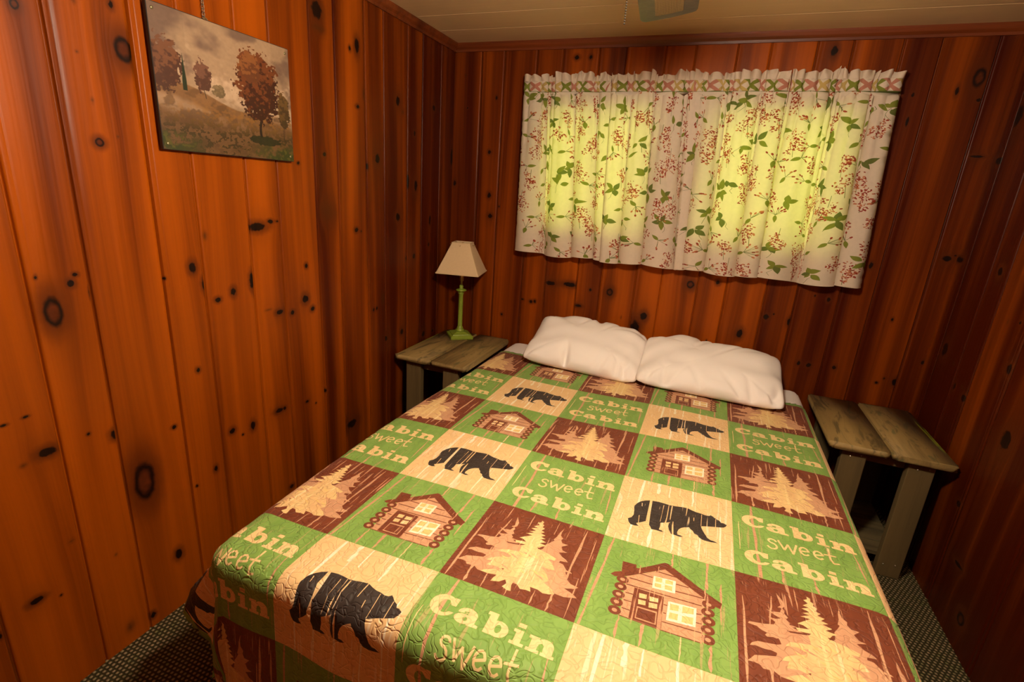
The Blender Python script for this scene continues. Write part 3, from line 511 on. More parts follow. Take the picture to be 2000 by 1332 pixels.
# ---------------------------------------------------------------- the bed
T = 0.32; QX, QY, BZ = 0.675, -0.270, 0.548
XL, XR, YF = 0.444, 1.984, -2.045
YAW = -0.0038
def drape(u, v):
    """map quilt coordinates (patches) to the bed: flat on top, falling over three sides"""
    X = QX + T * (u + v * YAW); Yy = QY - T * (v - u * YAW)
    R = 0.055
    bul = 0.026 * np.clip(np.sin(PI * np.clip((-Yy - 0.62) / 1.38, 0, 1)), 0, 1)
    ix0, ix1, iy = XL + R - bul, XR - R, YF + R
    qx = np.clip(X, ix0, ix1); qy = np.maximum(Yy, iy)
    dx, dy = X - qx, Yy - qy
    d = np.hypot(dx, dy); nx = np.where(d > 1e-9, dx / np.maximum(d, 1e-9), 0); ny = np.where(d > 1e-9, dy / np.maximum(d, 1e-9), 0)
    az = np.degrees(np.arctan2(-ny, -nx))               # 0 = left side, 90 = foot, 180 = right side
    az = np.where(d > 1e-9, az, 0)
    q = PI / 2 * R
    e = np.maximum(d - q, 0)
    # how far the hanging part swings out from the vertical
    a_left = np.interp(-Yy, [1.20, 1.55, 1.80, 1.92, 1.99], [5, 7, 22, 35, 40])
    a = np.where(dx < 0, a_left, 6.0)
    a = np.where(np.abs(dx) < 1e-9, 4.0 + 2.0 * np.sin(X * 9.0), a)
    inc = (dx < 0) & (dy < 0)
    t = np.clip(az / 90.0, 0, 1)
    ac = np.interp(t, [0, .12, .24, .36, .62, .80, 1.0], [38, 34, 10, 2, 3, 3, 4.5])
    a = np.where(inc, ac, a)
    inr = (dx > 0) & (dy < 0)
    tr = np.clip((180 - az) / 90.0, 0, 1)
    a = np.where(inr, np.interp(tr, [0, .3, .6, 1.0], [6, 22, 4, 4]), a)
    fold = np.where(np.abs(dx) < 1e-9, 0.010 * np.sin(X * 23 + 1.0), 0.012 * np.sin(Yy * 19)) * np.clip(e / 0.3, 0, 1)
    al = np.radians(a)
    out = np.where(d < q, R * np.sin(np.minimum(d, q) / R), R + e * np.sin(al) + fold)
    drop = np.where(d < q, R * (1 - np.cos(np.minimum(d, q) / R)), R + e * np.cos(al))
    floor_gap = BZ - 0.012
    over = np.maximum(drop - floor_gap, 0); drop = np.minimum(drop, floor_gap); out = out + over * 0.9
    # turn the corner fold a little towards the foot so that it laps over itself
    lap = np.where(inc, np.interp(t, [0, .25, .5, .7, .85, 1], [0, 0, 10, 18, 10, 0]), 0) * np.clip(e / 0.12, 0, 1)
    azr = np.radians(az + lap); nx2 = np.where(inc, -np.cos(azr), nx); ny2 = np.where(inc, -np.sin(azr), ny)
    x = qx + nx2 * out; y = qy + ny2 * out; z = BZ - drop
    x = np.maximum(x, 0.035)
    # soft unevenness of the top, a dip away from the pillows
    top = np.clip(1 - d / 0.05, 0, 1)
    z = z + top * (0.0035 * np.sin(X * 7.0 + Yy * 3.0) + 0.003 * np.sin(Yy * 8.0 - X * 2.0) - 0.004)
    return np.stack([x, y, z], -1)

def build_quilt():
    V, F, Cc, UV = [], [], [], []; k = 0
    U0, U1, V0, V1 = -1.55, 5.30, -0.10, 7.05
    for j in range(-1, 8):
        for i in range(-3, 6):
            if i + 1 <= U0 or i >= U1 or j + 1 <= V0 or j >= V1: continue
            if j < 0: key = 'text'
            elif i % 2 == 0: key = 'house' if j % 2 == 0 else 'bear'
            else: key = 'tree' if j % 2 == 0 else 'text'
            v, f, c = PATCH[key]
            vv = v + np.array([i, j])
            cen = vv[f].mean(1)
            ok = (cen[:, 0] > U0) & (cen[:, 0] < U1) & (cen[:, 1] > V0) & (cen[:, 1] < V1)
            # snap the cut edge to the hem line
            vv2 = np.stack([np.clip(vv[:, 0], U0, U1), np.clip(vv[:, 1], V0, V1)], -1)
            f = f[ok]; c = c[ok].copy(); cen = cen[ok]
            bind = (cen[:, 0] < U0 + .05) | (cen[:, 0] > U1 - .07) | (cen[:, 1] < V0 + .09) | (cen[:, 1] > V1 - .07)
            c[bind] = QC['green']
            V.append(vv2); UV.append(vv2); F.append(f + k); Cc.append(c); k += len(vv2)
    V = np.concatenate(V); F = np.concatenate(F); Cc = np.concatenate(Cc)
    # weld equal points along the patch seams
    key = np.round(V * 20000).astype(np.int64); _, first, inv = np.unique(key, axis=0, return_index=True, return_inverse=True)
    inv = inv.reshape(-1); Vw = V[first]; F = inv[F]
    good = (F[:, 0] != F[:, 1]) & (F[:, 1] != F[:, 2]) & (F[:, 0] != F[:, 2]); F = F[good]; Cc = Cc[good]
    P = drape(Vw[:, 0], Vw[:, 1])
    me = bpy.data.meshes.new('quilt')
    me.vertices.add(len(P)); me.vertices.foreach_set('co', P.reshape(-1).astype(np.float32))
    F = F[:, ::-1]
    me.loops.add(F.size); me.loops.foreach_set('vertex_index', F.reshape(-1).astype(np.int32))
    me.polygons.add(len(F)); me.polygons.foreach_set('loop_start', np.arange(0, F.size, 3, dtype=np.int32)); me.polygons.foreach_set('loop_total', np.full(len(F), 3, dtype=np.int32))
    me.polygons.foreach_set('material_index', (Cc - 1).astype(np.int32))
    me.update(calc_edges=True)
    me.polygons.foreach_set('use_smooth', np.ones(len(F), dtype=bool))
    uvl = me.uv_layers.new(name='UVMap'); uvl.data.foreach_set('uv', Vw[F.reshape(-1)].reshape(-1).astype(np.float32))
    green = (0.235, 0.41, 0.085); tan = (0.82, 0.54, 0.25); pink = (0.60, 0.31, 0.17)
    mats = [quilt_mat('quilt_green', green, (0.19, 0.35, 0.065), (0.46, 0.38, 0.15), 0.75, 0.635),
            quilt_mat('quilt_tan', tan, (0.84, 0.57, 0.27), (0.93, 0.78, 0.55), 0.65, 0.60),
            quilt_mat('quilt_brown', (0.165, 0.038, 0.014), (0.20, 0.048, 0.018), pink, 0.9, 0.635),
            quilt_mat('quilt_bear_charcoal', (0.034, 0.024, 0.019), (0.042, 0.030, 0.024), (0.62, 0.46, 0.27), 0.9, 0.66),
            quilt_mat('quilt_rose_tan', pink, (0.64, 0.35, 0.19), (0.70, 0.44, 0.22), 0.5, 0.64),
            quilt_mat('quilt_letter_cream', (0.86, 0.66, 0.31), (0.84, 0.60, 0.27), (0.78, 0.52, 0.26), 0.5, 0.66),
            quilt_mat('quilt_white', (0.95, 0.86, 0.66), (0.92, 0.80, 0.56), (0.9, 0.72, 0.42), 0.4, 0.66),
            quilt_mat('quilt_yellow', (0.82, 0.58, 0.22), (0.80, 0.56, 0.2), (0.9, 0.72, 0.42), 0.4, 0.66),
            quilt_mat('quilt_tree_gold', (0.84, 0.60, 0.26), (0.76, 0.48, 0.22), (0.95, 0.76, 0.44), 0.7, 0.62)]
    for m in mats: me.materials.append(m)
    o = bpy.data.objects.new('quilt', me); C.objects.link(o)
    so = o.modifiers.new('thick', 'SOLIDIFY'); so.thickness = 0.008; so.offset = -1.0
    return tag(o, 'green, tan and brown patchwork quilt printed with bears, cabins and trees, draped over the bed', 'quilt')
build_quilt()

bed = empty('bed', ((XL + XR) / 2, -1.04, 0)); tag(bed, 'double bed under the patchwork quilt with its head against the window wall', 'bed')
def bx_local(parent, bm, x0, x1, y0, y1, z0, z1, bev, seg=3):
    px, py = parent.location.x, parent.location.y
    box(bm, x0 - px, x1 - px, y0 - py, y1 - py, z0, z1, bev, seg)
M_TICK = plain('mattress_ticking', (0.62, 0.58, 0.52), 0.9)
M_BEDLEG = plain('black_bed_frame_metal', (0.03, 0.03, 0.03), 0.45, 0.6)
bm = bmesh.new(); bx_local(bed, bm, XL + .018, XR - .018, YF + .018, -0.03, 0.32, 0.522, 0.04); obj('mattress', bm, M_TICK, bed)
bm = bmesh.new(); bx_local(bed, bm, XL + .03, XR - .03, YF + .03, -0.03, 0.12, 0.318, 0.02); obj('box_spring', bm, M_TICK, bed)
for x in (XL + .15, XR - .15):
    for y in (-0.18, YF + .16):
        bm = bmesh.new(); lathe(bm, [(.022, 0), (.022, .01), (.016, .014), (.016, .12)], 16, x - bed.location.x, y - bed.location.y); obj('leg', bm, M_BEDLEG, bed)
# fitted sheet over the head of the mattress
sx = np.linspace(-0.12, 1.12, 90); sy = np.linspace(0, 1, 60)
SX, SY = np.meshgrid(sx, sy)
wd = XR - XL; X = XL + SX * wd; ov = np.maximum(np.maximum(XL + .05 - X, X - (XR - .05)), 0); R = .05
ang = np.minimum(ov / R, PI / 2); e = np.maximum(ov - R * PI / 2, 0)
xx = np.where(X < XL + .05, XL + .05 - R * np.sin(ang), np.where(X > XR - .05, XR - .05 + R * np.sin(ang), X))
zz = 0.532 - R * (1 - np.cos(ang)) - e
yy = -0.018 - SY * 0.42
headdrop = np.clip(1 - SY / 0.04, 0, 1)
P = np.stack([xx, yy, zz - 0.03 * headdrop ** 2 + .0015 * np.sin(X * 40 + yy * 25)], -1)
o = grid_obj('fitted_sheet', P, M_SHEET, flip=True)
so = o.modifiers.new('thick', 'SOLIDIFY'); so.thickness = 0.003; so.offset = 1.0
tag(o, 'white fitted sheet showing on the mattress beside the pillows', 'sheet')

# ---------------------------------------------------------------- pillows
def pillow(name, label, cx, cy, cz, wx, hy, thick, tilt, yaw, seed, roll=0.0):
    n, mrows = 90, 64
    a = np.linspace(-1, 1, n); b_ = np.linspace(-1, 1, mrows); A_, B_ = np.meshgrid(a, b_)
    rng = np.random.RandomState(seed)
    f = (1 - np.abs(A_) ** 3.4) ** 0.52 * (1 - np.abs(B_) ** 3.0) ** 0.52
    pinch = 1 - 0.07 * (1 - np.abs(A_) ** 2) * 0 - 0.0
    # sides draw in between the corners
    pe = np.where(B_ > 0, 4.6, 10.0)            # upper corners plump and round, lower ones keep their ears
    mx_ = np.maximum(np.abs(A_), np.abs(B_)); rad_ = np.where(mx_ > 0, mx_ / np.maximum((np.abs(A_) ** pe + np.abs(B_) ** pe) ** (1 / pe), 1e-9), 1)
    px = A_ * rad_ * wx / 2 * (1 - 0.04 * (1 - B_ ** 2)); py = B_ * rad_ * hy / 2 * (1 - 0.05 * (1 - A_ ** 2))
    def wr(A_, B_, s):
        w_ = 0
        for k in range(9):
            r1 = rng.uniform(-1, 1); ang = rng.uniform(-0.7, 0.7) + (PI / 2 if k % 3 else 0); fr = rng.uniform(5, 13)
            w_ = w_ + np.sin((A_ * math.cos(ang) + B_ * math.sin(ang)) * fr + rng.uniform(0, 6) + 1.5 * np.sin(A_ * 3 + r1 * 4)) / (1.5 + fr * 0.25)
        edge = np.clip(np.maximum(np.abs(A_) ** 2, np.abs(B_) ** 2), 0, 1)
        return w_ * (0.0030 + 0.0085 * edge) * s
    def crease(A_, B_):
        w_ = 0
        for k in range(12):   # pleats radiating from the lower edge and corners
            x0 = rng.uniform(-.95, .95); y0 = -1.0 if k % 3 else 1.0; ang = PI / 2 + rng.uniform(-.55, .55); d = (A_ - x0) * math.sin(ang) - (B_ - y0) * math.cos(ang)
            along = (A_ - x0) * math.cos(ang) + (B_ - y0) * math.sin(ang) * (1 if y0 < 0 else -1)
            w_ = w_ - 0.015 * np.exp(-(d / 0.045) ** 2) * np.exp(-(along / 0.38) ** 2)
        return w_
    top = thick * 0.5 * f + (wr(A_, B_, 1) + crease(A_, B_)) * np.clip(f * 3, 0, 1)
    bot = -thick * 0.42 * f
    P1 = np.stack([px, py, top], -1); P2 = np.stack([px, py, bot], -1)[:, ::-1]
    P = np.concatenate([P1, P2], 1)
    P = np.concatenate([P, P[:, :1]], 1)
    o = grid_obj(name, P, M_PILLOW)
    b2 = bmesh.new(); b2.from_mesh(o.data); bmesh.ops.remove_doubles(b2, verts=b2.verts, dist=0.0004); bmesh.ops.recalc_face_normals(b2, faces=b2.faces); b2.to_mesh(o.data); b2.free()
    o.data.polygons.foreach_set('use_smooth', [True] * len(o.data.polygons))
    o.rotation_euler = (tilt, roll, yaw); o.location = (cx, cy, cz)
    return tag(o, label, 'pillow')
pillow('pillow', 'white pillow on the lamp side of the bed, its end tucked behind its neighbour', 0.940, -0.235, 0.650, 0.60, 0.40, 0.165, math.radians(24), math.radians(-1), 4, math.radians(2))
pillow('pillow', 'white pillow nearer the right-hand nightstand, overlapping the other pillow', 1.540, -0.240, 0.643, 0.66, 0.40, 0.150, math.radians(22), math.radians(1), 8, math.radians(1))

# ---------------------------------------------------------------- nightstands
M_TOPW = simple_wood('weathered_plank', (0.15, 0.095, 0.028), (0.34, 0.23, 0.075), (30, 2, 22), 0.7, weathered=True)
M_LEGW = simple_wood('weathered_leg_board', (0.055, 0.036, 0.011), (0.15, 0.098, 0.032), (30, 22, 2), 0.75)
M_SHELFW = simple_wood('weathered_shelf_board', (0.05, 0.036, 0.013), (0.15, 0.105, 0.04), (3, 60, 60), 0.8)
M_NAIL = plain('nail_steel', (0.35, 0.30, 0.22), 0.4, 0.9)
def nightstand(x0, x1, y0, y1, zt, label, seed):
    r = random.Random(seed); cx, cy = (x0 + x1) / 2, (y0 + y1) / 2
    root = empty('nightstand', (cx, cy, 0)); tag(root, label, 'nightstand', 'rustic plank nightstands either side of the bed')
    hx, hy = (x1 - x0) / 2, (y1 - y0) / 2
    for a, b_ in ((-hx, -0.003), (0.003, hx)):
        pts = rounded_rect(a, b_, -hy, hy, 0.022, 5)
        pts2 = []
        for i, (x, y) in enumerate(pts): pts2.append((x + r.uniform(-.0015, .0015), y + r.uniform(-.002, .002)))
        bm = bmesh.new(); prism(bm, pts2, zt - 0.024, zt, 0.005); obj('top_plank', bm, M_TOPW, root, True)
    lw, lt = 0.085, 0.035
    zt2 = zt - 0.0245
    for sx_ in (-1, 1):
        for sy_ in (-1, 1):
            ax = sx_ * (hx - 0.055); x_0, x_1 = (ax, ax + lw) if sx_ < 0 else (ax - lw, ax)
            ay = sy_ * (hy - 0.030); y_0, y_1 = (ay, ay + lt) if sy_ < 0 else (ay - lt, ay)
            bm = bmesh.new(); box(bm, x_0, x_1, y_0, y_1, 0.0, zt2, 0.003, 2); lg = obj('leg', bm, M_LEGW, root)
            if sy_ < 0:
                for nx_, nz in ((.02, .055), (.06, .06), (.03, zt2 - .03), (.065, zt2 - .02)):
                    bm = bmesh.new()
                    b3 = bmesh.new(); bmesh.ops.create_uvsphere(b3, u_segments=8, v_segments=5, radius=0.003)
                    for v_ in b3.verts: v_.co += Vector((x_0 + nx_, y_0 - .0005, nz))
                    me = bpy.data.meshes.new('t'); b3.to_mesh(me); b3.free(); bm.from_mesh(me); bpy.data.meshes.remove(me)
                    obj('nail_head', bm, M_NAIL, lg)
    ly = hy - 0.030 - lt
    for sx_ in (-1, 1):     # side rails carry the top
        xx_ = sx_ * (hx - 0.055 - lw / 2)
        bm = bmesh.new(); box(bm, xx_ - 0.012, xx_ + 0.012, -ly + .001, ly - .001, zt2 - 0.05, zt2, 0.002, 1); obj('side_rail', bm, M_LEGW, root)
        bm = bmesh.new(); box(bm, xx_ - 0.012, xx_ + 0.012, -ly + .001, ly - .001, 0.022, 0.0595, 0.002, 1); obj('shelf_rail', bm, M_LEGW, root)
    xa = hx - 0.055 - lw
    bm = bmesh.new(); box(bm, -xa - .03, xa + .03, -hy + 0.066, -hy + 0.082, zt2 - 0.052, zt2 - .001, 0.002, 1); obj('apron', bm, M_SHELFW, root)
    n = 5; step = (2 * ly - 0.01) / n
    for k in range(n):
        ya = -ly + 0.005 + k * step
        bm = bmesh.new(); box(bm, -hx + .06, hx - .06, ya, ya + step - 0.006, 0.060, 0.080, 0.002, 1); obj('shelf_board', bm, M_SHELFW, root)
    return root
nightstand(2.008, 2.424, -0.600, -0.045, 0.541, 'rustic two-plank wooden nightstand with an empty shelf, standing in the right-hand corner', 3)
nightstand(0.024, 0.434, -0.622, -0.035, 0.548, 'rustic two-plank wooden nightstand carrying the green lamp in the left-hand corner', 6)

# ---------------------------------------------------------------- table lamp
lamp = empty('table_lamp', (0.160, -0.150, 0.5482)); tag(lamp, 'small green column lamp with a cream square shade on the left nightstand', 'lamp')
M_GREEN = plain('green_enamel', (0.22, 0.30, 0.030), 0.35, var=0.2, scale=40)
M_SHADE = plain('cream_linen_shade', (0.62, 0.46, 0.27), 0.9, var=0.06, scale=120)
M_BRASS = plain('dull_brass', (0.45, 0.30, 0.12), 0.35, 0.9)
AZ = math.radians(33); AZS = math.radians(13)
def sq(bm, prof, rot, r0=0.0):
    rings = []
    for h, z in prof:
        ring_ = []
        for x, y in rounded_rect(-h, h, -h, h, max(h * .06, .001), 3):
            ring_.append(bm.verts.new((x * math.cos(rot) - y * math.sin(rot), x * math.sin(rot) + y * math.cos(rot), z)))
        rings.append(ring_)
    n = len(rings[0])
    for a, b_ in zip(rings, rings[1:]):
        for i in range(n): bm.faces.new((a[i], a[(i + 1) % n], b_[(i + 1) % n], b_[i]))
    return rings
bm = bmesh.new(); rr = sq(bm, [(.064, 0), (.066, .003), (.066, .016), (.063, .019), (.054, .022), (.052, .026), (.030, .034), (.026, .037)], AZ + .12)
bm.faces.new(rr[0][::-1]); bm.faces.new(rr[-1]); obj('base', bm, M_GREEN, lamp)
bm = bmesh.new(); lathe(bm, [(.024, .036), (.026, .042), (.024, .048), (.017, .052), (.019, .057), (.016, .062), (.0135, .068), (.0130, .255), (.0155, .259), (.017, .264), (.014, .269), (.020, .273), (.029, .277), (.031, .281), (.026, .285), (.013, .288), (.010, .295), (.012, .302), (.008, .310)], 28)
obj('column', bm, M_GREEN, lamp, True)
bm = bmesh.new(); lathe(bm, [(.0065, .309), (.0065, .33), (.013, .335), (.013, .385), (.010, .39)], 20); obj('socket', bm, M_BRASS, lamp, True)
bm = bmesh.new(); bmesh.ops.create_uvsphere(bm, u_segments=20, v_segments=12, radius=0.028)
for v_ in bm.verts: v_.co.z = v_.co.z * 1.2 + .424
obj('bulb', bm, plain('unlit_frosted_bulb', (0.75, 0.72, 0.66), 0.3), lamp, True)
bm = bmesh.new(); sq(bm, [(.120, .387), (.050, .550)], AZS); sh = obj('lamp_shade', bm, M_SHADE, lamp)
so = sh.modifiers.new('t', 'SOLIDIFY'); so.thickness = 0.0025
for nm, h, z in (('shade_trim', .1205, .387), ('shade_trim', .0508, .550)):
    bm = bmesh.new(); sq(bm, [(h, z - .003), (h + .0015, z - .003), (h + .0015, z + .003), (h, z + .003), (h - .003, z + .003), (h - .003, z - .003), (h, z - .003)], AZS); obj(nm, bm, M_SHADE, sh)
bm = bmesh.new()
for k in range(4):
    a = AZS + k * PI / 2; b3 = bmesh.new(); bmesh.ops.create_cone(b3, segments=8, radius1=.0016, radius2=.0016, depth=.070, cap_ends=True)
    for v_ in b3.verts: v_.co = Matrix.Rotation(a, 3, 'Z') @ (Matrix.Rotation(PI / 2, 3, 'Y') @ v_.co + Vector((.038, 0, 0))) + Vector((0, 0, .538))
    me = bpy.data.meshes.new('t'); b3.to_mesh(me); b3.free(); bm.from_mesh(me); bpy.data.meshes.remove(me)
lathe(bm, [(.006, .386), (.0015, .392), (.0015, .538), (.006, .540), (.004, .552)], 12)
obj('harp', bm, M_BRASS, lamp)

# ---------------------------------------------------------------- curtains
CM = [cloth_print_mat('curtain_cream', (0.80, 0.69, 0.56), 0.38), cloth_print_mat('curtain_berry_red', (0.32, 0.055, 0.035), 0.3), cloth_print_mat('curtain_berry_coral', (0.55, 0.20, 0.10), 0.3),
      cloth_print_mat('curtain_leaf_green', (0.22, 0.25, 0.045), 0.3), cloth_print_mat('curtain_leaf_dark', (0.15, 0.18, 0.05), 0.35), cloth_print_mat('curtain_gingham_rose', (0.55, 0.24, 0.17), 0.35), cloth_print_mat('curtain_gingham_gold', (0.60, 0.44, 0.16), 0.35)]
def leaf(x, y, ln, wd_, a):
    pts = []
    for i in range(7): t = i / 6; pts.append((t * ln, math.sin(PI * t ** 0.8) * wd_ / 2))
    for i in range(5, 0, -1): t = i / 6; pts.append((t * ln, -math.sin(PI * t ** 0.8) * wd_ / 2))
    return [(x + px * math.cos(a) - py * math.sin(a), y + px * math.sin(a) + py * math.cos(a)) for px, py in pts]
def floral(w_, h, rng):
    out = []
    step = 0.080; rows = int(h / step) + 1; cols = int(w_ / step) + 1
    spots = []
    for j in range(rows):
        for i in range(cols):
            spots.append(((i + .5 + (j % 2) * .5) * step + rng.uniform(-.022, .022), (j + .5) * step + rng.uniform(-.022, .022)))
    for n, (x, y) in enumerate(spots):
        kind = rng.random()
        a = rng.uniform(0, 2 * PI)
        if kind < 0.42:            # heavy berry cluster with a little stem
            big = rng.uniform(.026, .044); hang = rng.choice([-1, -1, 1])
            out.append(([(x - .0008, y), (x + .0008, y), (x + .004, y - hang * -.05), (x + .0025, y - hang * -.05)], 5))
            lobes = [(rng.uniform(-.5, .5) * big, (k - 1) * big * .75 * hang, big * (.85, .62, .35)[k]) for k in range(3)]
            for k in range(int(16 + big * 1900)):
                lx, ly_, lr = lobes[rng.choice((0, 0, 0, 1, 1, 2))]; q_ = rng.random() ** .6; r = lr * q_; t = rng.uniform(0, 2 * PI); s = rng.uniform(.0022, .0050)
                out.append((ellipse(x + lx + r * math.cos(t), y + ly_ + r * math.sin(t), s, s * .6, 6, rng.uniform(0, 3)), 2 if rng.random() < 1.05 - .7 * q_ else 3))
        elif kind < 0.68:          # spray of leaves
            for k in range(rng.randint(2, 5)): out.append((leaf(x + rng.uniform(-.008, .008), y + rng.uniform(-.008, .008), rng.uniform(.028, .052), rng.uniform(.014, .025), a + k * 1.3 + rng.uniform(-.3, .3)), 4 if rng.random() < .6 else 5))
            px, py = x, y
            for k in range(4):
                qx, qy = px + rng.uniform(-.012, .012), py - .012; out.append(([(px - .0007, py), (px + .0007, py), (qx + .0007, qy), (qx - .0007, qy)], 5)); px, py = qx, qy
        else:                      # open sprig: thin twigs ending in small berries
            for k in range(rng.randint(5, 9)):
                t = a + rng.uniform(-1.1, 1.1); ln = rng.uniform(.020, .045); ex, ey = x + ln * math.cos(t), y + ln * math.sin(t); nx_, ny_ = -math.sin(t) * .0006, math.cos(t) * .0006
                out.append(([(x + nx_, y + ny_), (ex + nx_, ey + ny_), (ex - nx_, ey - ny_), (x - nx_, y - ny_)], 5))
                out.append((ellipse(ex, ey, .0060, .0034, 6, t), 2 if rng.random() < .6 else 3))
            out.append((leaf(x, y, .034, .015, a + PI), 4))
    return out
CT, CB_, RT = 1.928, 1.075, 1.972      # band top, hem, ruffle top
def curtain_panel(xt0, xt1, xb0, xb1, seed, label, gather, lead, ret=''):
    rng = random.Random(seed); ln = (xt1 - xt0) * gather; H = CT - CB_
    polys = floral(ln, H - .05, rng)
    polys = [([(x, y) for x, y in p], c) for p, c in polys]
    # diagonal gingham band along the heading
    b0, b1 = H - .048, H
    polys.append(([(0.001, b0), (ln - .001, b0), (ln - .001, b1 - .001), (0.001, b1 - .001)], 1))
    s = -0.05; k = 0
    while s < ln:
        for d_ in (1, -1):
            p = [(s, b0), (s + .017, b0), (s + .017 + d_ * .046, b1), (s + d_ * .046, b1)]
            polys.append((p, (6, 4, 7)[k % 3])); k += 1
        s += .046
    polys.append(([(0.001, b0 - .001), (ln - .001, b0 - .001), (ln - .001, b0 + .001), (0.001, b0 + .001)], 5))
    cl = lambda p: [(min(max(x, .0006), ln - .0006), min(max(y, .0006), H - .0006)) for x, y in p]
    ns = max(int(ln / .0075), 8); nz = 26
    outl = [(ln * i / ns, 0) for i in range(ns)] + [(ln, H * i / nz) for i in range(nz)] + [(ln - ln * i / ns, H) for i in range(ns)] + [(0, H - H * i / nz) for i in range(nz)]
    inner = [(ln * i / ns, H * j / nz) for i in range(1, ns) for j in range(1, nz)]
    v, f, c = printed_sheet(outl, inner, [(cl(p), cid) for p, cid in polys], (0, ln, 0, H))
    ph = rng.uniform(0, 6); per = rng.uniform(.175, .215)
    def shape(sv, tz, top=0.0):
        # sv along the cloth, tz 1 at heading 0 at hem
        t = sv / ln
        x = (xt0 + (xt1 - xt0) * t) * tz + (xb0 + (xb1 - xb0) * t) * (1 - tz)
        phase = 2 * PI * sv / per + ph + 0.7 * np.sin(sv * 13 + ph) + 0.5 * (1 - tz) * np.sin(sv * 9 + 2 * ph)
        env = np.clip(np.minimum(t, 1 - t) / 0.05, 0.15, 1)
        amp = (0.007 + 0.025 * np.clip((1 - tz) * 1.25, 0, 1)) * env
        g_ = np.clip((tz - .15) / .85, 0, 1)
        fine = (0.0075 * np.sin(2 * PI * sv / .047 + ph * 2 + 1.5 * np.sin(sv * 21)) + .004 * np.sin(2 * PI * sv / .026 + ph) * g_) * g_
        y = -0.070 - lead + amp * np.sin(phase) + fine * env
        if ret:                                   # the outer edge turns back to the wall
            k_ = np.clip(1 - (t if ret == 'L' else 1 - t) * ln / 0.055, 0, 1); k_ = k_ * k_ * (3 - 2 * k_); y = y * (1 - k_) - 0.012 * k_
        x = x + (0.013 + 0.015 * (1 - tz)) * np.cos(phase) * env + .0062 * g_ * np.cos(2 * PI * sv / .047 + ph * 2 + 1.5 * np.sin(sv * 21)) * env
        return x, y
    x, y = shape(v[:, 0], v[:, 1] / H)
    z = CB_ + v[:, 1] + 0.006 * np.sin(v[:, 0] * 14 + ph) * (1 - v[:, 1] / H)
    P = np.stack([x, y, z], -1)
    me = bpy.data.meshes.new('curtain'); me.vertices.add(len(P)); me.vertices.foreach_set('co', P.reshape(-1).astype(np.float32))
    me.loops.add(f.size); me.loops.foreach_set('vertex_index', f.reshape(-1).astype(np.int32))
    me.polygons.add(len(f)); me.polygons.foreach_set('loop_start', np.arange(0, f.size, 3, dtype=np.int32)); me.polygons.foreach_set('loop_total', np.full(len(f), 3, dtype=np.int32))
    me.polygons.foreach_set('material_index', np.maximum(c - 1, 0).astype(np.int32)); me.update(calc_edges=True)
    me.polygons.foreach_set('use_smooth', np.ones(len(f), dtype=bool))
    for m in CM: me.materials.append(m)
    o = bpy.data.objects.new('curtain', me); C.objects.link(o)
    tag(o, label, 'curtain', 'flowered curtain panels over the windows')
    # ruffle standing above the rod
    rs = np.linspace(0, ln, ns * 2); rt = np.linspace(0, 1, 7); RS, RTT = np.meshgrid(rs, rt)
    x, y = shape(RS, np.ones_like(RS))
    flop = np.interp(rs, np.linspace(0, ln, 16), [rng.uniform(.45, 1.05) for _ in range(16)])
    y = y + 0.016 * RTT * np.sin(2 * PI * RS / .045 + ph * 3) + 0.004 * np.sin(RS * 300) * RTT
    z = CT + (RT - CT) * RTT * flop[None, :] + 0.004 * np.sin(RS * 110 + ph) * RTT
    pick = np.zeros((6, len(rs) - 1), int)
    ro = grid_obj('ruffle', np.stack([x, y, z], -1), [CM[0], CM[1], CM[4]], o)
    cc = []
    for j in range(6):
        for i in range(len(rs) - 1):
            r_ = rng.random(); cc.append(0)
    ro.data.polygons.foreach_set('material_index', cc)
    # rolled hem
    hs = np.linspace(0, ln, ns * 2); hx_, hy_ = shape(hs, np.zeros_like(hs)); hz = CB_ + 0.006 * np.sin(hs * 14 + ph)
    an = np.linspace(0, 2 * PI, 7); HP = np.stack([np.broadcast_to(hx_[None, :], (7, len(hs))), hy_[None, :] + .0018 * np.cos(an)[:, None], hz[None, :] + .0018 * np.sin(an)[:, None]], -1)
    grid_obj('hem', HP, [CM[0]], o)
    return o
curtain_panel(0.412, 0.880, 0.432, 0.950, 21, 'flowered curtain panel at the far left, nearest the lamp, half over the first window', 1.45, 0.000, 'L')
curtain_panel(0.884, 1.262, 0.925, 1.312, 22, 'flowered curtain panel second from the left, left of the strip of wall between the windows', 1.50, 0.006)
curtain_panel(1.258, 1.651, 1.300, 1.672, 23, 'flowered curtain panel second from the right, with its hem lapping over its neighbour', 1.45, 0.008)
curtain_panel(1.655, 2.072, 1.660, 2.105, 24, 'flowered curtain panel at the far right, nearest the right-hand wall', 1.45, 0.000, 'R')
rod = empty('curtain_rod', (1.24, -0.042, 1.905)); tag(rod, 'white curtain rod carrying the flowered panels', 'curtain rod')
M_ROD = plain('white_rod_metal', (0.7, 0.66, 0.6), 0.4, 0.3)
bm = bmesh.new(); bmesh.ops.create_cone(bm, segments=16, radius1=.005, radius2=.005, depth=1.63, cap_ends=True, matrix=Matrix.Rotation(PI / 2, 4, 'Y')); obj('rod', bm, M_ROD, rod, True)
for x in (-.808, .808):
    bm = bmesh.new(); box(bm, x - .006, x + .006, 0.0, 0.0415, -.009, .009, .001, 1); obj('bracket', bm, M_ROD, rod)

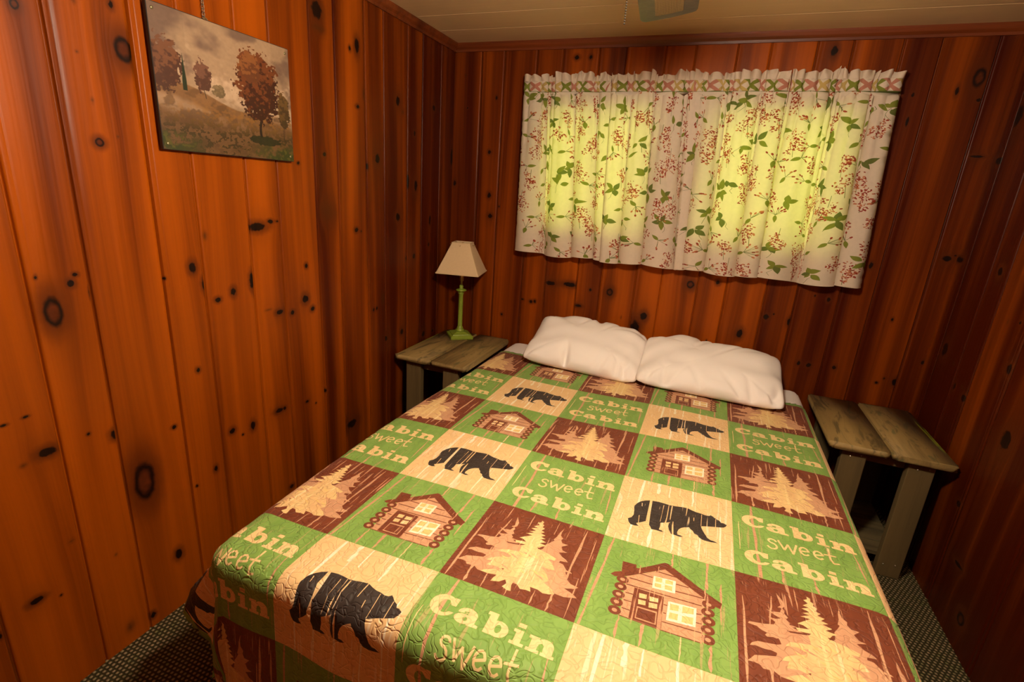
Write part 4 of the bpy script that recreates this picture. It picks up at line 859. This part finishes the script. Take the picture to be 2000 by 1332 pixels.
# ---------------------------------------------------------------- picture on the left wall
pic = empty('landscape_picture', (0.012, -1.468, 1.446)); tag(pic, 'autumn landscape picture on a thin panel hanging on the left wall', 'picture')
PW, PH = 0.468, 0.354
ny_, nz_ = 420, 320
uu, vv = np.meshgrid(np.linspace(0, 1, ny_), np.linspace(0, 1, nz_))      # vv 1 = top
rs_ = np.random.RandomState(7)
def vnoise(u, v, fu, fv, seed):
    r = np.random.RandomState(seed); g = r.rand(int(fv) + 3, int(fu) + 3)
    a, b_ = u * fu, v * fv; i, j = a.astype(int), b_.astype(int); s, t = a - i, b_ - j; s = s * s * (3 - 2 * s); t = t * t * (3 - 2 * t)
    return g[j, i] * (1 - s) * (1 - t) + g[j, i + 1] * s * (1 - t) + g[j + 1, i] * (1 - s) * t + g[j + 1, i + 1] * s * t
def fbm(u, v, f, seed, o_=4): return sum(vnoise(u, v, f * 2 ** k, f * 2 ** k, seed + k) * 0.5 ** (k + 1) for k in range(o_)) / (1 - 0.5 ** o_)
def mixa(a, b_, m_): return a * (1 - m_[..., None]) + np.array(b_)[None, None, :] * m_[..., None]
def ss(x, a, b_): t = np.clip((x - a) / (b_ - a), 0, 1); return t * t * (3 - 2 * t)
img = np.zeros(uu.shape + (3,)) + np.array([.42, .30, .20])
n1 = fbm(uu, vv, 5, 1); n2 = fbm(uu, vv, 14, 20); n3 = fbm(uu, vv, 50, 40, 3)
img = mixa(img, (.24, .16, .12), ss(n1 + (vv - .8) * .5, .50, .72)); img = mixa(img, (.56, .42, .30), ss(n2 * .5 + (1 - vv) * .5, .45, .62) * (vv > .3))
hor = .50 - .17 * uu + .03 * np.sin(uu * 9) + .015 * (n2 - .5)                                  # slope of the hill
gnd = ss(hor - vv, -.004, .008)
ground = np.zeros_like(img) + np.array([.30, .17, .08]); ground = mixa(ground, (.52, .36, .24), ss(n1 + .35 * np.sin(vv * 22 + uu * 6), .35, .9) * ss(vv, .18, .40))
ground = mixa(ground, (.20, .11, .05), ss(n2, .48, .62) * .7); ground = mixa(ground, (.38, .20, .06), ss(n3, .5, .65) * ss(.42 - vv + uu * .1, 0, .2) * .8)
ground = mixa(ground, (.09, .065, .025), ss(n3 * .7 + n1 * .3, .48, .56) * ss(.34 - vv, 0, .2) * .85)
ground = mixa(ground, (.10, .12, .03), ss(n2, .40, .6) * ss(.17 - vv, 0, .10) * ss(np.abs(uu - .45), .1, .4)); ground = mixa(ground, (.25, .23, .05), ss(n3, .55, .65) * ss(.16 - vv, 0, .08) * ss(np.abs(uu - .45), .1, .4) * .7)
img = img * (1 - gnd[..., None]) + ground * gnd[..., None]
def tree(img, cx, cy, rx, ry, col, col2, trunk, seed, thr=.5):
    q_ = ((uu - cx) / rx) ** 2 + ((vv - cy) / ry) ** 2
    m_ = ss(1.15 - q_ + (fbm(uu, vv, 22, seed) - .5) * 1.6 + (fbm(uu, vv, 70, seed + 9, 2) - .5) * 1.2, 0.0, 0.12)
    t_ = ss(.007 * (rx / .1) - np.abs(uu - cx - .01 * np.sin(vv * 20)), 0, .003) * (vv < cy) * (vv > trunk)
    img = mixa(img, (.05, .03, .02), t_)
    lit = ss(fbm(uu, vv, 40, seed + 3, 3) + .25 * (vv - cy) / ry - .1 * (uu - cx) / rx, .42, .62)
    img = mixa(img, col, m_); return mixa(img, col2, m_ * lit * .8)
img = tree(img, .30, .59, .055, .11, (.13, .06, .04), (.24, .12, .08), .42, 60)
img = tree(img, .40, .49, .05, .045, (.22, .16, .09), (.30, .22, .13), .45, 160)
img = tree(img, .06, .60, .10, .17, (.12, .05, .03), (.26, .12, .06), .42, 62)
cy_ = ss(1 - (np.abs(uu - .175) / (.016 * np.clip((.72 - vv) / .2, 0.05, 1.0))), 0, .3) * (vv < .72) * (vv > .45); img = mixa(img, (.035, .05, .02), cy_)
img = tree(img, .72, .60, .17, .27, (.085, .028, .015), (.24, .085, .03), .18, 64)
img = tree(img, .66, .74, .09, .12, (.18, .07, .03), (.32, .14, .05), .6, 68)
img = tree(img, .93, .44, .05, .16, (.12, .07, .03), (.22, .13, .05), .17, 66)
bush = ss(1 - ((uu - .74) / .15) ** 2 - ((vv - .155) / .045) ** 2 + (n3 - .5), 0, .3); img = mixa(img, (.05, .055, .02), bush * .9)
for k_, x_ in enumerate((.205, .845)):                                # the panel is made up of tinted vertical strips
    img *= np.where(uu > x_, (1.06, .93)[k_], 1.0)[..., None]
img *= (0.92 + .16 * n3)[..., None]
img = img * (0.70 + 0.42 * ss(vv, .05, .6))[..., None]
rgba = np.concatenate([np.clip(np.clip(img, 0, 1) ** 1.25 * .80, 0, 1), np.ones(img.shape[:2] + (1,))], -1)
P = np.stack([np.full(uu.shape, 0.0085), (uu - .5) * PW, vv * PH], -1)
m, nt, b = new_mat('printed_landscape'); ca = attr(nt, 'paint'); L(nt, ca.outputs['Color'], b.inputs['Base Color']); b.inputs['Roughness'].default_value = 0.45
grid_obj('printed_face', P, m, pic, attrs=dict(paint=rgba))
bm = bmesh.new(); box(bm, -.004, .008, -PW / 2 - .002, PW / 2 + .002, -.002, PH + .002, .001, 1); obj('panel', bm, plain('black_panel_edge', (.02, .015, .012), .5), pic)
M_SCREW = plain('screw_head_brass', (.30, .27, .15), .35, .8)
for y in (-PW / 2 + .013, PW / 2 - .013):
    for z in (.014, PH - .014):
        bm = bmesh.new(); bmesh.ops.create_uvsphere(bm, u_segments=12, v_segments=8, radius=.0045)
        for v_ in bm.verts: v_.co = Vector((.0085 + v_.co.x * .5, y + v_.co.y, z + v_.co.z))
        obj('screw', bm, M_SCREW, pic, True)
def torus_bm(bm, mtx, R_, r_, n=12, k=6, sx=1.0):
    rings = []
    for i in range(n):
        a = 2 * PI * i / n; ring_ = []
        for j in range(k):
            b_ = 2 * PI * j / k; ring_.append(bm.verts.new(mtx @ Vector(((R_ + r_ * math.cos(b_)) * math.cos(a) * sx, (R_ + r_ * math.cos(b_)) * math.sin(a), r_ * math.sin(b_)))))
        rings.append(ring_)
    for i in range(n):
        for j in range(k): bm.faces.new((rings[i][j], rings[(i + 1) % n][j], rings[(i + 1) % n][(j + 1) % k], rings[i][(j + 1) % k]))
bm = bmesh.new()
for k in range(9):
    torus_bm(bm, Matrix.Translation((-.004, -.062, PH + .008 + k * .0095)) @ Matrix.Rotation(PI / 2 * (k % 2), 4, 'Z') @ Matrix.Rotation(PI / 2, 4, 'X'), .0062, .0014, 12, 6, .62)
obj('hanging_chain', bm, plain('chain_steel', (.35, .28, .20), .35, .9), pic, True)
bm = bmesh.new(); torus_bm(bm, Matrix.Translation((.001, -.062, PH + .001)) @ Matrix.Rotation(PI / 2, 4, 'Y'), .007, .0016); obj('hanging_ring', bm, M_SCREW, pic, True)

# ---------------------------------------------------------------- ceiling fan (blade tip and pull chain reach into the picture)
FX, FY = 1.314, -1.81
fan = empty('ceiling_fan', (FX, FY, 1.70)); tag(fan, 'ceiling fan with dark cane-panelled blades, blade tip and pull chain showing at the top edge', 'ceiling fan')
M_FAND = simple_wood('dark_oak_blade', (0.020, 0.011, 0.006), (0.060, 0.034, 0.017), (60, 60, 60), 0.4)
M_BRZ = plain('antique_bronze', (0.12, 0.07, 0.035), 0.35, 0.8)
z0 = 1.70
bm = bmesh.new(); lathe(bm, [(.075, 2.127 - z0), (.075, 2.09 - z0), (.13, 2.07 - z0), (.135, 1.96 - z0), (.11, 1.93 - z0), (.05, 1.925 - z0), (.05, 1.885 - z0), (.075, 1.88 - z0), (.075, 1.862 - z0)], 36); obj('motor_housing', bm, M_BRZ, fan, True)
def cane_mat():
    m, nt, b = new_mat('woven_cane'); tc = N(nt, 'ShaderNodeTexCoord'); sp = N(nt, 'ShaderNodeSeparateXYZ'); L(nt, tc.outputs['Object'], sp.inputs[0])
    a = math_n(nt, 'SINE', math_n(nt, 'MULTIPLY', sp.outputs[0], 2 * PI / .006)); c_ = math_n(nt, 'SINE', math_n(nt, 'MULTIPLY', sp.outputs[1], 2 * PI / .009))
    h = math_n(nt, 'MULTIPLY', math_n(nt, 'ABSOLUTE', a), math_n(nt, 'ABSOLUTE', c_))
    L(nt, mixc(nt, smooth(nt, h, .15, .5), (0.04, .018, .004), (.25, .13, .03)), b.inputs['Base Color']); b.inputs['Roughness'].default_value = .6; bump(nt, b, h, .001)
    return m
M_CANE = cane_mat()
def fan_blade(ang, first):
    b0 = empty('blade', (0, 0, 0)); b0.parent = fan; b0.rotation_euler = (0, 0, ang)
    # blade lies along local +y; slight pitch
    tilt = Matrix.Rotation(math.radians(-4), 4, 'Y')
    out_ = [(-.058, .17), (.058, .17), (.070, .42), (.070, .600), (.066, .616), (.056, .624), (.004, .650), (-.006, .652), (-.058, .666), (-.068, .660), (-.073, .646), (-.072, .42)]
    bm = bmesh.new(); bot = [bm.verts.new(tilt @ Vector((x, y, .160))) for x, y in out_]; top = [bm.verts.new(tilt @ Vector((x, y, .167))) for x, y in out_]
    n = len(out_); bm.faces.new(bot[::-1]); bm.faces.new(top)
    for i in range(n): bm.faces.new((bot[i], bot[(i + 1) % n], top[(i + 1) % n], top[i]))
    bmesh.ops.recalc_face_normals(bm, faces=bm.faces); blade = obj('blade_board', bm, M_FAND, b0)
    inn = [(-.030, .26), (.030, .26), (.036, .598), (.006, .612), (-.034, .622)]
    bm = bmesh.new(); bot = [bm.verts.new(tilt @ Vector((x, y, .1585))) for x, y in inn]; top = [bm.verts.new(tilt @ Vector((x, y, .1605))) for x, y in inn]
    n = len(inn); bm.faces.new(bot[::-1]); bm.faces.new(top)
    for i in range(n): bm.faces.new((bot[i], bot[(i + 1) % n], top[(i + 1) % n], top[i]))
    bmesh.ops.recalc_face_normals(bm, faces=bm.faces); obj('cane_panel', bm, M_CANE, b0)
    bm = bmesh.new(); box(bm, -.018, .018, .045, .20, .172, .178, .002, 1); obj('blade_arm', bm, M_BRZ, b0)
for k in range(4): fan_blade(math.radians(5.0 + 90 * k), k == 0)
m, nt, b = new_mat('lit_opal_globe'); out = nt.nodes['Material Output']; em = N(nt, 'ShaderNodeEmission'); nt.nodes.remove(b)
em.inputs['Color'].default_value = (*LAMP_COLOR, 1); em.inputs['Strength'].default_value = LAMP_STRENGTH; L(nt, em.outputs[0], out.inputs['Surface'])
bm = bmesh.new(); lathe(bm, [(.035, .160), (.050, .150), (.068, .128), (.074, .105), (.070, .080), (.055, .060), (.030, .048), (.004, .044)], 28); obj('light_globe', bm, m, fan, True)
bm = bmesh.new()
for k in range(52):
    b3 = bmesh.new(); bmesh.ops.create_icosphere(b3, subdivisions=1, radius=.0018)
    for v_ in b3.verts: v_.co += Vector((-.080 + .0003 * math.sin(k * .3), .128, .215 - k * .0042))
    me = bpy.data.meshes.new('t'); b3.to_mesh(me); b3.free(); bm.from_mesh(me); bpy.data.meshes.remove(me)
obj('pull_chain', bm, plain('dark_bead_chain', (.004, .003, .002), .9, .0, spec=0.02), fan, True)
